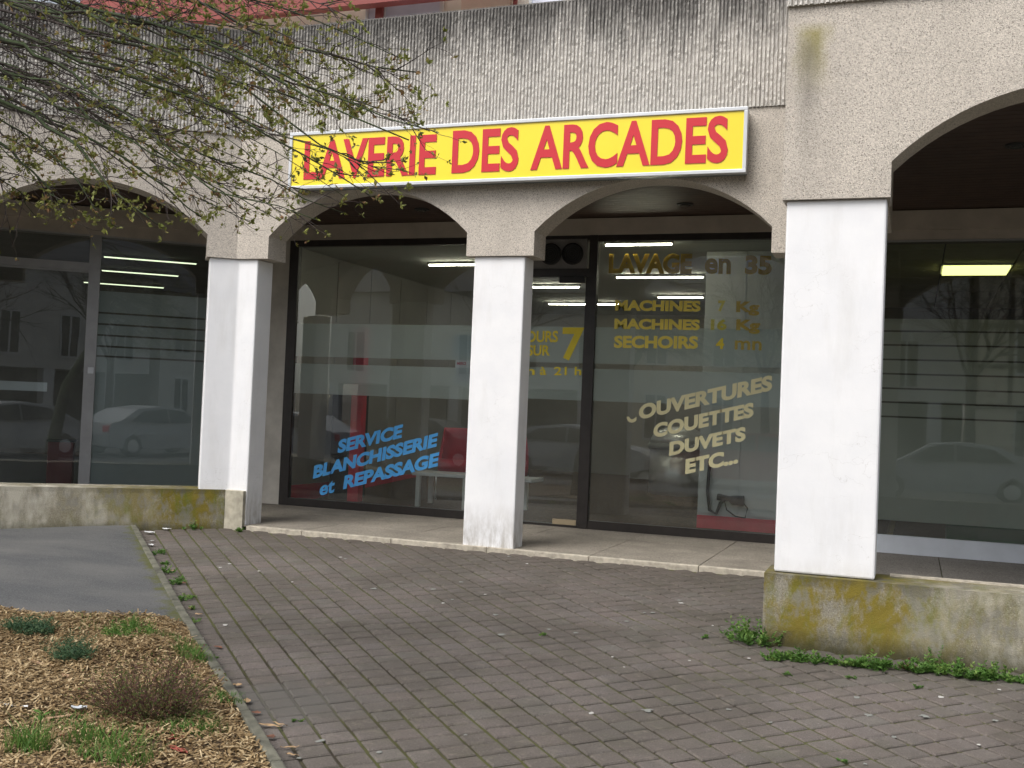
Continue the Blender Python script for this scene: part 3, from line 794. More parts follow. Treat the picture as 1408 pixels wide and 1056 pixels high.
# lintel beams over the windows, ceiling boards, side walls
YW = 10.58
bb(MB().box(-6.76,-.9,YW-.03,YW+.25,3.02,3.19).build('lintel', M_beam))
bb(MB().box(-.35,5.4,YW-.02,YW+.25,2.925,3.01).build('lintel', M_beam))
bb(MB().box(-.35,5.4,YW-.05,YW+.24,3.011,3.19).build('lintel', M_beam))
bb(MB(TL).box(-8,-.02,1.97,2.25,2.90,3.03).build('lintel', M_beam))
bb(MB(TL).box(-8,-.05,1.94,2.24,3.031,3.19).build('lintel', M_beam))
bb(MB().box(-7.05,-6.665,YW-.01,YW+.3,.0,3.19).build('side_wall', M_jamb))
bb(MB().box(-.9,-.35,YW-.04,YW+.3,.0,3.19).build('side_wall', M_jamb))
CZ = 3.20
ceilg = bb(MB().add([(-6.6,8.875,CZ+.03),(-.64,8.875,CZ+.03),(-.64,10.8,CZ+.03),(-6.9,10.8,CZ+.03)],[(0,3,2,1)]).add([(-.64,6.84,CZ+.03),(5.4,6.84,CZ+.03),(5.4,10.8,CZ+.03),(-.64,10.8,CZ+.03)],[(0,3,2,1)]).build('ceiling', M_wood))
for j in range(17):
    y = 8.88+j*.1; 
    for xa, xb in ((-6.9,-3.9),(-3.895,-.78)):
        o = MB().box(xa, xb, y+.0025, y+.0975, CZ, CZ+.018).build('ceiling_board', M_wood); o.parent = ceilg
for j in range(37):
    y = 6.85+j*.1
    if y > 10.5: break
    o = MB().box(-.775, 5.3, y+.0025, y+.0975, CZ, CZ+.018).build('ceiling_board', M_wood); o.parent = ceilg
for j in range(16):
    o = MB(TL).box(-7.5, .0+j*.035, .31+j*.1+.0025, .31+j*.1+.0975, CZ+.001, CZ+.019).build('ceiling_board', M_wood); o.parent = ceilg
# roof slab so that no light leaks in
bb(MB().box(-7.9,5.4,8.7,22,3.4,3.6).build('roof_slab', M_intD)); bb(MB().box(-.62,5.4,6.78,8.699,3.4,3.6).build('roof_slab', M_intD))
bb(MB(TL).box(-8.2,.6,.26,10,3.39,3.59).build('roof_slab', M_intD))

# ------------------------------------------------------------------ shop windows
def sub(o, p): o.parent = p; return o
# laundry left window
def empty_part(name): 
    o = bpy.data.objects.new(name, None); COL.objects.link(o); o.empty_display_size = .1; return bb(o)
w1 = bb(MB().box(-6.66,-6.545,YW-.02,YW+.05,.042,3.02).box(-4.17,-4.10,YW-.02,YW+.05,.042,3.02)
    .box(-6.545,-4.17,YW-.02,YW+.05,2.95,3.02).box(-6.545,-4.17,YW-.02,YW+.05,.042,.125).build('shop_window', M_frameD))
WI = w1.matrix_world
def pw(o, p):   # sub-part of a part that already is a child of the building (all meshes are in world coordinates)
    o.parent = p; return o
pw(MB().add([(-6.55,YW,.12),(-4.165,YW,.12),(-4.165,YW,2.955),(-6.55,YW,2.955)],[(0,1,2,3)]).build('pane', M_glass), w1)
def film(x0, x1, z0, z1, par, T=TC, y=YW+.006, mat=None):
    return pw(MB(T).add([(x0,y,z0),(x1,y,z0),(x1,y,z1),(x0,y,z1)],[(0,1,2,3)]).build('frosted_film', mat or M_film), par)
film(-6.54,-4.175,1.715,2.085,w1); film(-6.54,-4.175,1.30,1.635,w1)
YT = YW-.004
def xz(p): q = onY(p[0], p[1], YT); return (q[0], q[2])
def wtext(s, p0, p1, htop, mat, par, off=.025, shear=0, cut=None):
    a, b = xz(p0), xz(p1); h = abs(xz((p0[0], htop))[1]-a[1])
    return lettering(s, a, b, h, YT, TC, mat, par, offset=off, shear=shear, cut=cut)
wtext('SERVICE', (463.6,623.6), (552,602), 605, M_blueV, w1, .05, .1)
wtext('BLANCHISSERIE', (430,658.5), (600,614), 640, M_blueV, w1, .05, .1)
wtext('et', (438.6,682), (459,677), 662, M_blueV, w1, .03, .1)
wtext('REPASSAGE', (471.5,673), (601.7,641), 654, M_blueV, w1, .05, .1)
n1 = pw(MB().box(-4.62,-4.35,YW+.008,YW+.010,1.74,1.985).build('notice', M_paper), w1)
n2 = pw(MB().box(-4.58,-4.35,YW+.008,YW+.010,1.46,1.72).build('notice', M_paper), w1)
M_redV = simple('red_print', (.5,.05,.08), .6, var=.1, bstr=0)
lettering('MERCI', (-4.56,1.665), (-4.46,1.665), .03, YW+.0065, TC, M_redV, n2, thick=.001)
for i in range(5):
    lettering('POUR VOUS', (-4.55,1.61-i*.03), (-4.38,1.61-i*.03), .016, YW+.0065, TC, M_redV, n2, thick=.001)

# laundry right window
w2 = bb(MB().box(-3.135,-3.05,YW-.03,YW+.05,.042,3.02).box(-.97,-.9,YW-.02,YW+.05,.042,3.02)
    .box(-3.05,-.97,YW-.02,YW+.05,2.955,3.02).box(-3.05,-.97,YW-.02,YW+.05,.042,.125).build('shop_window', M_frameD))
pw(MB().add([(-3.055,YW,.12),(-.965,YW,.12),(-.965,YW,2.96),(-3.055,YW,2.96)],[(0,1,2,3)]).build('pane', M_glass), w2)
film(-3.045,-.975,1.715,2.085,w2); film(-3.045,-.975,1.335,1.66,w2)
YT = YW+.002
wtext('LAVAGE', (836.6,376), (951,376.5), 349, M_ochre, w2, .05)
wtext('en', (968.6,376), (1004.7,377), 346, M_ochre, w2, .035)
wtext('35', (1024,377), (1061,378), 351, M_ochre, w2, .05)
YT = YW-.004
wtext('MACHINES', (845.5,427), (963,428.5), 412.5, M_ochreF, w2, .05)
YT = YW+.002
wtext('7', (987,428), (997,428.3), 413, M_ochre2, w2, .05)
wtext('Kg', (1012,429), (1044,430), 414, M_ochre, w2, .05)
YT = YW-.004
wtext('MACHINES', (844.5,452.3), (962,454), 438, M_ochreF, w2, .05)
YT = YW+.002
wtext('16', (977,453.5), (999,454), 439, M_ochre2, w2, .05)
wtext('Kg', (1012,454), (1045,455), 439, M_ochre, w2, .05)
YT = YW-.004
wtext('SECHOIRS', (844,478.3), (959.4,479.5), 461.5, M_ochreF, w2, .045)
wtext('4', (984,480), (995.4,480), 465, M_yelV, w2, .04)
YT = YW+.002
wtext('mn', (1010,480.5), (1047,482), 462, M_ochre, w2, .02)
YT = YW-.004
wtext('C', (861,582), (875,580), 560, M_cream, w2, .035, cut=.42)
wtext('OUVERTURES', (878,577.5), (1061.6,536.6), 557, M_cream, w2, .05)
wtext('COUETTES', (898,602.5), (1036,573), 583, M_cream, w2, .05)
wtext('DUVETS', (920,627), (1025,605.7), 608, M_cream, w2, .05)
wtext('ETC...', (942,652), (1014.7,637), 631.5, M_cream, w2, .05)

# door between the two windows
dr = bb(MB().box(-4.10,-4.02,YW-.02,YW+.05,.042,3.02).box(-4.02,-3.135,YW-.02,YW+.05,2.985,3.02)
    .box(-4.02,-3.135,YW-.02,YW+.05,2.60,2.68).box(-4.02,-3.135,YW-.01,YW+.04,.042,.065).box(-3.165,-3.136,YW-.015,YW+.04,.066,2.599).build('door', M_frameD))
pw(MB().add([(-4.02,YW+.004,.06),(-3.16,YW+.004,.06),(-3.16,YW+.004,2.61),(-4.02,YW+.004,2.61)],[(0,1,2,3)]).build('pane', M_glass), dr)
pw(MB().box(-3.44,-3.17,YW-.05,YW-.012,2.53,2.597).build('door_closer', M_black, bevel=.006), dr)
pw(MB().tube([(-3.79,YW-.045,1.10),(-3.79,YW-.045,1.28)], .012, 8).tube([(-3.79,YW-.045,1.13),(-3.79,YW+.002,1.13)], .007, 6).tube([(-3.79,YW-.045,1.25),(-3.79,YW+.002,1.25)], .007, 6).build('handle', M_black), dr)
pw(MB().box(-3.42,-3.17,YW-.018,YW-.011,.067,.12).build('kick_plate', simple('worn_brass', (.30,.24,.15), .5)), dr)
film(-4.01,-3.17,1.715,2.085,dr,y=YW+.010); film(-4.01,-3.17,1.335,1.66,dr,y=YW+.010)
YT = YW-.001
wtext('JOURS', (717,470.5), (767,470.5), 455, M_yelV, dr, .03)
wtext('SUR', (725,489), (756,489), 474.5, M_yelV, dr, .03)
wtext('7', (772,494.5), (802,495), 450, M_yelV, dr, .03)
wtext('h', (724,515.5), (735,515.5), 504, M_yelV, dr, .02)
wtext('à', (742,515.5), (751,515.5), 504, M_yelV, dr, .02)
wtext('21 h', (761.6,516), (799,516), 504.5, M_yelV, dr, .02)

# ventilation unit in the transom
vt = thing('ventilation_unit', 'grey transom ventilation panel with two round black fans above the laundry door', 'fan', (-3.58, YW, 2.84))
vo = vt.location.copy(); vinv = Matrix.Translation(vo).inverted()
def vp(o): o.parent = vt; o.matrix_parent_inverse = vinv; return o
vp(MB().box(-4.015,-3.17,YW+.0,YW+.03,2.682,2.984).build('panel', simple('vent_panel_grey', (.20,.19,.18), .5)))
for cx in (-3.32, -3.555, -3.79):
    if cx == -3.79: continue
    mb = MB(lambda p: Vector((p[0], YW-.0+p[2], p[1])))
    mb.lathe(cx, 2.832, [(.112,0),(.112,-.028),(.103,-.034),(.098,-.012),(.03,-.010),(.001,-.010)], 28)
    f_ = vp(mb.build('fan', M_black, normals=True))
    for k in range(4):
        rr = .025+k*.022; path = [(cx+rr*math.cos(a), YW-.031, 2.832+rr*math.sin(a)) for a in [2*math.pi*i/20 for i in range(21)]]
        gq = MB().tube(path, .0022, 4, False).build('grille_ring', simple('grille_black', (.03,.03,.03), .4)) if k == 0 else MB().tube(path, .0022, 4, False).build('grille_ring', bpy.data.materials['grille_black'])
        gq.parent = f_

# right shop window
w3 = bb(MB().box(-.35,-.30,YW-.015,YW+.04,.042,2.92).box(5.2,5.3,YW-.015,YW+.04,.042,2.92).box(1.92,1.99,YW-.015,YW+.04,.042,2.90)
    .box(-.30,5.2,YW-.015,YW+.04,2.905,2.922).build('shop_window', M_frameG))
pw(MB().box(-.30,1.918,YW-.018,YW+.04,.042,.207).box(1.992,5.2,YW-.018,YW+.04,.042,.207).build('sill_panel', M_sillW), w3)
pw(MB().add([(-.30,YW,.2),(1.925,YW,.2),(1.925,YW,2.91),(-.30,YW,2.91)],[(0,1,2,3)]).build('pane', M_glass), w3)
pw(MB().add([(1.985,YW,.2),(5.2,YW,.2),(5.2,YW,2.91),(1.985,YW,2.91)],[(0,1,2,3)]).build('pane', M_glass), w3)
zt = [float(onY(1213, y, YW)[2]) for y in (438,455,474,494,513.6,533.5,552.5,572.4)]+[.34]
for i in range(len(zt)-1):
    a = zt[i]-(.008 if i else 0); b = zt[i+1]+(.008 if i+2 < len(zt) else 0)
    film(-.298, 1.92, b, a, w3, mat=M_filmD); film(1.99, 5.19, b, a, w3, mat=M_filmD)

# left shop window
YLW = 2.0
w4 = bb(MB(TL).box(-1.415,-1.30,YLW-.03,YLW+.05,.20,2.90).box(-.09,-.02,YLW-.02,YLW+.05,.20,2.90).box(-3.35,-3.25,YLW-.02,YLW+.05,.20,2.90)
   .box(-1.30,-.09,YLW-.02,YLW+.05,2.88,2.90).box(-1.30,-.09,YLW-.02,YLW+.05,.20,.225).box(-3.25,-1.415,YLW-.02,YLW+.05,2.88,2.90)
   .box(-3.25,-1.415,YLW-.03,YLW+.05,2.51,2.595).build('shop_window', M_frameG))
pw(MB(TL).add([(-1.305,YLW,.22),(-.085,YLW,.22),(-.085,YLW,2.885),(-1.305,YLW,2.885)],[(0,1,2,3)]).build('pane', M_glass), w4)
pw(MB(TL).add([(-3.26,YLW,2.59),(-1.41,YLW,2.59),(-1.41,YLW,2.885),(-3.26,YLW,2.885)],[(0,1,2,3)]).build('pane', M_glass), w4)
pw(MB(TL).box(-8,-.02,YLW-.03,YLW+.2,.0,.198).build('sill_wall', M_jamb), w4)
zl = [float(onL(215, y, YLW)[1]) for y in (405,434.7,450,465,480,493.5)]+[.225]
for i in range(len(zl)-1):
    a = zl[i]-(.010 if i else 0); b = zl[i+1]+(.010 if i+2 < len(zl) else 0)
    film(-1.298, -.092, b, a, w4, TL, YLW+.006, M_film)
d4 = bb(MB(TL).box(-2.31,-2.29,YLW-.012,YLW+.03,.20,2.508).box(-2.289,-1.417,YLW-.012,YLW+.03,2.49,2.508).box(-2.289,-1.417,YLW-.012,YLW+.03,.20,.225).build('glass_door', M_frameG))
pw(MB(TL).add([(-2.29,YLW,.22),(-1.414,YLW,.22),(-1.414,YLW,2.495),(-2.29,YLW,2.495)],[(0,1,2,3)]).build('pane', M_glass), d4)
pw(MB(TL).add([(-3.25,YLW,.22),(-2.31,YLW,.22),(-2.31,YLW,2.495),(-3.25,YLW,2.495)],[(0,1,2,3)]).build('pane', M_glass), d4)
pw(MB(TL).box(-1.375,-1.315,YLW-.04,YLW-.0305,1.41,1.48).build('lock_plate', M_alu, bevel=.004), d4)
pw(MB(TL).box(-2.285,-1.77,YLW+.008,YLW+.010,1.20,1.295).build('notice', M_paper), d4)
pw(MB(TL).box(-2.42,-2.24,YLW-.016,YLW-.0135,1.16,1.37).build('sticker', M_orange), d4)

# ------------------------------------------------------------------ rooms behind the glass
# laundry
lw = bb(MB().box(-6.75,-6.62,YW+.06,18.5,0,2.96).build('inner_wall', M_int))
for k in range(9):
    y = 10.72+k*.86
    o = MB().box(-6.618,-6.612,y+.012,y+.848,.28,2.93).build('wall_panel', M_int); pw(o, lw)
o = MB().box(-6.618,-6.606,10.66,18.4,.055,.25).build('skirting', M_redI); pw(o, lw)
bb(MB().box(-6.75,-.6,18.4,18.6,0,2.96).build('inner_wall', M_int))
rw = bb(MB().box(-.80,-.62,YW+.31,18.5,0,2.96).build('inner_wall', M_intL))
bb(MB().add([(-6.75,YW+.055,.045),(-.6,YW+.055,.045),(-.6,18.5,.045),(-6.75,18.5,.045)],[(0,1,2,3)]).build('inner_floor', M_floor))
bb(MB().box(-6.75,-.6,YW+.055,18.6,2.962,3.05).build('inner_ceiling', M_ceil))
# pale partition near the right window, with panels and red skirting
pt = bb(MB().box(-2.08,-.80,11.32,11.42,.0,2.955).build('partition', M_intL))
for xa, xb in ((-2.08,-1.66),(-1.645,-.81)):
    pw(MB().box(xa+.002, xb-.002, 11.306, 11.319, .22, 2.95).build('wall_panel', M_intL), pt)
pw(MB().box(-2.08,-.81,11.300,11.319,.05,.20).build('skirting', M_redI), pt)
bb(MB().box(-3.9,-2.6,15.6,15.75,.045,2.1).build('inner_wall', M_int))
# ceiling strips
def striplight(x0, x1, y, z, label, T=TC, mat=None, grp=None, w=.019):
    c = T(((x0+x1)/2, y, z)); t = thing('ceiling_light', label, 'ceiling light', c, grp)
    inv = Matrix.Translation(c).inverted()
    a = MB(T).box(x0-.02, x1+.02, y-w*.8, y+w*.8, z-.03, z-.001).build('housing', M_ceil if w > .02 else M_intD); a.parent = t; a.matrix_parent_inverse = inv
    b = MB(T).box(x0, x1, y-w/2, y+w/2, z-.031-min(.02,w*.8), z-.031).build('tube', mat or M_tube); b.parent = t; b.matrix_parent_inverse = inv
GL = 'lit strip lights on the laundry ceiling'
def cy(x, y, z): q = onZ(x, y, z); return float(q[0]), float(q[1])
for (xa, xb, yy, lab) in [(590,700,367,'lit strip light on the laundry ceiling above the left window, beside the middle pillar'),
                          (833,925,340,'lit strip light nearest the glass, just above the word LAVAGE'),
                          (848,967,384,'lit strip light between the words LAVAGE and MACHINES'),
                          (720,796,397,'upper of the two lit strip lights seen through the laundry door'),
                          (755,850,420,'lit strip light crossing behind the dark post right of the door'),
                          (905,966,411,'short distant strip light just above the first MACHINES line')]:
    x0, y0 = cy(xa, yy, 2.90); x1, y1 = cy(xb, yy, 2.90)
    striplight(x0, x1, y0, 2.96, lab, grp=GL)
# furniture
def placed(name, label, cat, loc, parts, group=None):
    t = thing(name, label, cat, loc, group); inv = Matrix.Translation(loc).inverted()
    for p in parts: p.parent = t; p.matrix_parent_inverse = inv
    return t
q = onZ(486, 692, .05); rx, ry = float(q[0]), float(q[1])
ry = max(ry, 10.85)
placed('red_column', 'bright red square column behind the left end of the laundry window', 'column', (rx, ry, .045),
       [MB().box(rx-.09, rx+.05, ry, ry+.12, .046, 2.1).build('shaft', M_redI, bevel=.005), MB().box(rx-.11, rx+.07, ry-.02, ry+.14, .0455, .07).build('foot', M_black)])
placed('change_machine', 'tall black cabinet beside the red column in the laundry', 'cabinet', (rx-.3, ry+.25, .045),
       [MB().box(rx-.42, rx-.12, ry+.14, ry+.5, .047, 1.32).build('body', M_black, bevel=.01), MB().box(rx-.38, rx-.16, ry+.13, ry+.139, .75, 1.2).build('front_plate', M_frameD)])
tb = 11.25
tp = [MB().box(-5.35,-3.9,tb,tb+.42,.42,.46).build('table_top', M_whiteI, bevel=.006)]
for lx in (-5.30,-4.72,-4.12):
    tp.append(MB().box(lx,lx+.05,tb+.01,tb+.05,.046,.419).build('leg', M_whiteI)); tp.append(MB().box(lx,lx+.05,tb+.36,tb+.40,.046,.419).build('leg', M_whiteI))
placed('low_table', 'low white bench table behind the left laundry window', 'table', (-4.6, tb+.2, .045), tp)
def tubchair(x, y, label):
    mb = MB(); n = 18; prof = []
    for j in range(8):
        z = .44+j*.075
        ring = []
        for i in range(n):
            a = 2*math.pi*i/n; r = .26+.02*math.sin(j*.5); ring.append((x+r*math.cos(a)*(1-.02*j), y+r*math.sin(a)*(.9-.02*j), z if math.sin(a) > -.2 or j < 2 else .44+.15))
        prof.append(ring)
    vs = [p for r_ in prof for p in r_]
    fs = [(j*n+i, j*n+(i+1)%n, (j+1)*n+(i+1)%n, (j+1)*n+i) for j in range(7) for i in range(n)]+[tuple(range(n-1,-1,-1))]
    mb.add(vs, fs); sh = mb.build('shell', M_redI, smooth=True)
    so_ = sh.modifiers.new('s', 'SOLIDIFY'); so_.thickness = .02
    ps = [sh, MB().lathe(x, y, [(.22,.45),(.235,.48),(.22,.51),(.1,.52)], 20).build('seat', M_redI, smooth=True)]
    for sx in (-.2,.2):
        ps.append(MB().tube([(x+sx,y+.2,.43),(x+sx,y-.15,.43),(x+sx,y-.22,.38),(x+sx,y-.22,.12),(x+sx,y-.17,.065),(x+sx,y+.22,.065)], .013, 8).build('tube_leg', M_steel, smooth=True))
    return placed('tub_chair', label, 'chair', (x, y, .045), ps, 'red tub chairs in the laundry')
tubchair(-5.15, 12.15, 'red tub chair behind the blue words SERVICE BLANCHISSERIE'); tubchair(-4.50, 12.05, 'red tub chair nearest the middle pillar, behind the white table')
# stainless spin dryer
q = onZ(926, 696, .05); sx_, sy_ = float(q[0]), float(q[1])
sy_ += .20
placed('spin_dryer', 'stainless steel spin dryer drum with a domed lid behind the cream lettering', 'spin dryer', (sx_, sy_, .045),
   [MB().lathe(sx_, sy_, [(.36,.046),(.36,.09),(.34,.12)], 40).build('base', M_black, smooth=False),
    MB().lathe(sx_, sy_, [(.375,.122),(.375,.78)], 48).build('drum', M_steel, smooth=True),
    MB().lathe(sx_, sy_, [(.405,.782),(.41,.83),(.39,.86)], 40).build('collar', simple('grey_collar', (.26,.27,.27), .35), smooth=True),
    MB().lathe(sx_, sy_, [(.385,.862),(.36,.94),(.30,1.01),(.20,1.06),(.09,1.08),(.01,1.085)], 40).build('lid', M_steel, smooth=True)])
q = onY(1003, 690, 11.25); hx, hz = float(q[0]), float(q[2])
placed('hose_nozzle', 'black hose with a hand nozzle hanging on the pale partition', 'hose', (hx, 11.25, hz),
   [MB().tube([(hx-.22,11.27,hz+.42),(hx-.23,11.26,hz+.1),(hx-.20,11.25,hz-.10),(hx-.13,11.24,hz-.13),(hx-.09,11.24,hz-.02),(hx-.04,11.25,hz+.03)], .018, 8).build('hose', M_black, smooth=True),
    MB().tube([(hx-.12,11.22,hz+.045),(hx+.0,11.22,hz+.035),(hx+.04,11.22,hz+.02),(hx+.15,11.22,hz+.02)], [.035,.028,.05,.055], 12).build('nozzle', M_black, smooth=True),
    MB().tube([(hx+.12,11.21,hz+.03),(hx+.19,11.21,hz-.05),(hx+.17,11.21,hz-.15),(hx+.07,11.21,hz-.14),(hx-.02,11.21,hz-.08),(hx-.05,11.21,hz+.03)], .008, 6).build('cord', M_black, smooth=True)])
# right shop room
bb(MB().box(-.62,-.5,YW+.31,17,0,2.999).build('inner_wall', M_intD)); bb(MB().box(-.6,5.3,16.9,17.0,0,2.999).build('inner_wall', M_intD)); bb(MB().box(5.2,5.3,YW+.05,17,0,2.999).build('inner_wall', M_intD))
bb(MB().add([(-.62,YW+.05,.045),(5.3,YW+.05,.045),(5.3,17,.045),(-.62,17,.045)],[(0,1,2,3)]).build('inner_floor', simple('brown_floor', (.07,.05,.03), .5)))
rc_ = bb(MB().box(-.62,5.3,YW+.05,17,3.0,3.05).build('inner_ceiling', M_intD))
M_ct = simple('ceiling_tile_ochre', (.62,.60,.42), .9, var=.08)
for i in range(8):
    for j in range(9):
        pw(MB().box(-.45+i*.7, .235+i*.7, YW+.1+j*.7, YW+.785+j*.7, 2.955, 2.998).build('ceiling_tile', M_ct), rc_)
c1 = onZ(1295, 377, 2.93); c2 = onZ(1383, 377, 2.93); c3 = onZ(1294, 366, 2.93)
lx0, lx1, ly0, ly1 = float(c1[0]), float(c2[0]), float(c3[1]), float(c1[1])
placed('ceiling_light', 'glowing yellow-green rectangular ceiling light in the right-hand shop', 'ceiling light', ((lx0+lx1)/2, (ly0+ly1)/2, 2.95),
   [MB().box(lx0-.02,lx1+.02,ly0-.02,ly1+.02,2.935,2.954).build('frame', M_whiteI), MB().box(lx0,lx1,ly0,ly1,2.915,2.9345).build('diffuser', M_tubeG)])
placed('toy_box', 'green box with an orange lid on the floor of the right-hand shop', 'box', (.55,11.3,.045),
   [MB().box(.33,1.1,11.1,11.5,.046,.30).build('body', M_grn), MB().box(.50,.66,11.08,11.3,.301,.42).build('lid', M_orange)])
placed('wooden_leg', 'slanting ochre wooden easel leg in the right-hand shop', 'easel', (-.15,11.2,.045),
   [MB().tube([(-.20,11.0,.05),(-.02,11.5,1.0)], .03, 4).build('leg', M_timber)])

# left shop room
bb(MB(TL).box(.0,.1,YLW+.06,9,0,2.999).build('inner_wall', M_intD)); bb(MB(TL).box(-8,.1,8.9,9,0,2.999).build('inner_wall', M_intD))
bb(MB(TL).add([(-8,YLW+.05,.19),(.1,YLW+.05,.19),(.1,9,.19),(-8,9,.19)],[(0,1,2,3)]).build('inner_floor', simple('grey_floor_left', (.12,.125,.12), .4)))
bb(MB(TL).box(-8,.1,YLW+.05,9,3.0,3.05).build('inner_ceiling', M_intD))
def lz(x, y, z): q = onZ(x, y, z)-K; return float(q@DL), float(q@NL)
for (xa, ya, xb, yb, lab) in [(0,315,95,322,'lit strip light in the left shop seen above the door transom'),(143,327,280,338,'lit strip light in the left shop, topmost in the right pane'),
     (143,356,270,365,'lit strip light in the left shop, second from the top'),(140,374,245,382,'lit strip light in the left shop, third from the top'),(115,390,225,398,'lit strip light in the left shop, lowest and most distant')]:
    p = lz(xa, ya, 2.93); q = lz(xb, yb, 2.93)
    striplight(p[0], q[0], (p[1]+q[1])/2, 2.99, lab, TL, M_tubeW, 'lit strip lights in the left shop', .018)
q = onL(83, 640, 2.35); 
cc = TL((q[0], 2.35, .2))
placed('waste_bin', 'dark red waste bin standing inside the left glass door', 'bin', tuple(cc),
   [MB(TL).box(q[0]-.13,q[0]+.13,2.25,2.5,.192,.66).build('body', simple('maroon', (.12,.012,.012), .5), bevel=.01), MB(TL).box(q[0]-.14,q[0]+.14,2.24,2.51,.661,.685).build('rim', M_black)])

# recessed spots in the arcade ceiling
for x, y, lab in ((580,288,'round black recessed spot in the ceiling behind the left laundry arch'),(942,281,'round black recessed spot in the ceiling behind the right laundry arch'),(1398,200,'round black recessed spot in the ceiling inside the right arch')):
    q = onZ(x, y, CZ-.005)
    placed('ceiling_spot', lab, 'spotlight', (float(q[0]), float(q[1]), CZ), [MB().lathe(float(q[0]), float(q[1]), [(.06,CZ-.014),(.075,CZ-.012),(.08,CZ-.001)], 24).build('ring', M_black), MB().lathe(float(q[0]), float(q[1]), [(.045,CZ-.022),(.05,CZ-.0145)], 20).build('lamp', simple('lamp_dark', (.02,.02,.02), .2) if lab.endswith('left laundry arch') else bpy.data.materials['lamp_dark'])], 'recessed spots in the arcade ceiling')

# ------------------------------------------------------------------ the sign
YS = 8.42
sx0, sx1, sz0, sz1 = -5.37, -1.27, 3.118, 3.635
sg = thing('shop_sign', 'long yellow box sign with red letters in a white aluminium frame above the laundry arches', 'sign', ((sx0+sx1)/2, 8.5, sz0))
sinv = Matrix.Translation(sg.location).inverted()
def sp_(o): o.parent = sg; o.matrix_parent_inverse = sinv; return o
sp_(MB().box(sx0+.012,sx1-.012,YS+.022,8.575,sz0+.008,sz1-.008).build('case', M_aluD))
sp_(MB().box(sx0,sx1,YS,YS+.07,sz1-.030,sz1).box(sx0,sx1,YS,YS+.07,sz0,sz0+.030).box(sx0,sx0+.03,YS+.0005,YS+.07,sz0+.030,sz1-.030).box(sx1-.03,sx1,YS+.0005,YS+.07,sz0+.030,sz1-.030).build('frame', M_alu, bevel=.004))
sp_(MB().box(sx0+.03,sx1-.03,YS+.014,YS+.0215,sz0+.030,sz1-.030).build('face', M_yellow))
YT = YS+.008
def sxz(p): q = onY(p[0], p[1], YT); return (float(q[0]), float(q[2]))
def stext(s, p0, p1, top):
    a, b = sxz(p0), sxz(p1); h = sxz((p0[0], top))[1]-a[1]
    zb = (a[1]+b[1])/2
    o = lettering(s, (a[0], zb), (b[0], zb), h, YT, TC, M_redL, sg, thick=.006, offset=.024, edge=M_redE)
    o.matrix_parent_inverse = sinv
stext('LAVERIE', (417,247), (598.6,239.5), 194.5)
stext('DES', (620.5,237.5), (712,235), 179.5)
stext('ARCADES', (729,233.5), (1000,223), 174)

# ------------------------------------------------------------------ upper storey behind the parapet
YU = 10.5
def ux(x, y=10): return float(onY(x, y, YU)[0])
def uz(x, y): return float(onY(x, y, YU)[2])
bb(MB().box(-9,5,YU+.02,YU+.3,3.61,6.6).build('upper_wall', M_creamW))
bb(MB().box(ux(634),ux(701),YU,YU+.0195,3.62,6.6).build('upper_wall_panel', M_peachW))
bb(MB().box(ux(734)-.25+.25,5,YU,YU+.0195,3.62,6.6).build('upper_wall_panel', M_peachW))
M_blueG = simple('pane_sky_tint', (.66,.68,.78), .5, var=.06)  # opaque panes; pale sky brightness of the glass put into the base colour
def upwin(x0, x1, lab=None, pane=M_blueG, sill=5.25):
    o = bb(MB().box(x0-.03,x0,YU-.03,YU+.0195,4.7,6.2).box(x1,x1+.03,YU-.03,YU+.0195,4.7,6.2).box(x0-.03,x1+.03,YU-.03,YU+.0195,6.2,6.25).build('upper_window', M_whiteI))
    pw(MB().box(x0,x1,YU-.012,YU+.0185,4.7,6.2).build('pane', pane), o)
upwin(ux(508),ux(519)); upwin(ux(532),ux(606)); upwin(ux(732),ux(775))
for a, b_ in ((521,530),(709,713)):
    bb(MB().box(ux(a),ux(b_),YU-.08,YU-.032,4.0,6.3).build('timber_post', M_redbeam))
q1 = onY(330, 28, 10.3)
bb(MB().box(-9.5,ux(720),10.2,10.34,float(q1[2]),float(q1[2])+.4).build('red_fascia', M_redbeam))

exec_more = True
# ================================================================== VEGETATION
def leaf(mb, c, d, ln, wd, tone, r):
    d = Vector(d).normalized(); s = d.cross(Vector((r.gauss(0,1), r.gauss(0,1), r.gauss(0,1))))
    if s.length < .01: s = Vector((1,0,0))
    s.normalize(); c = Vector(c); nrm = d.cross(s)
    mb.add([c, c+d*ln*.45+s*wd+nrm*wd*.4, c+d*ln, c+d*ln*.45-s*wd+nrm*wd*.4], [(0,1,2),(0,2,3)], tone)

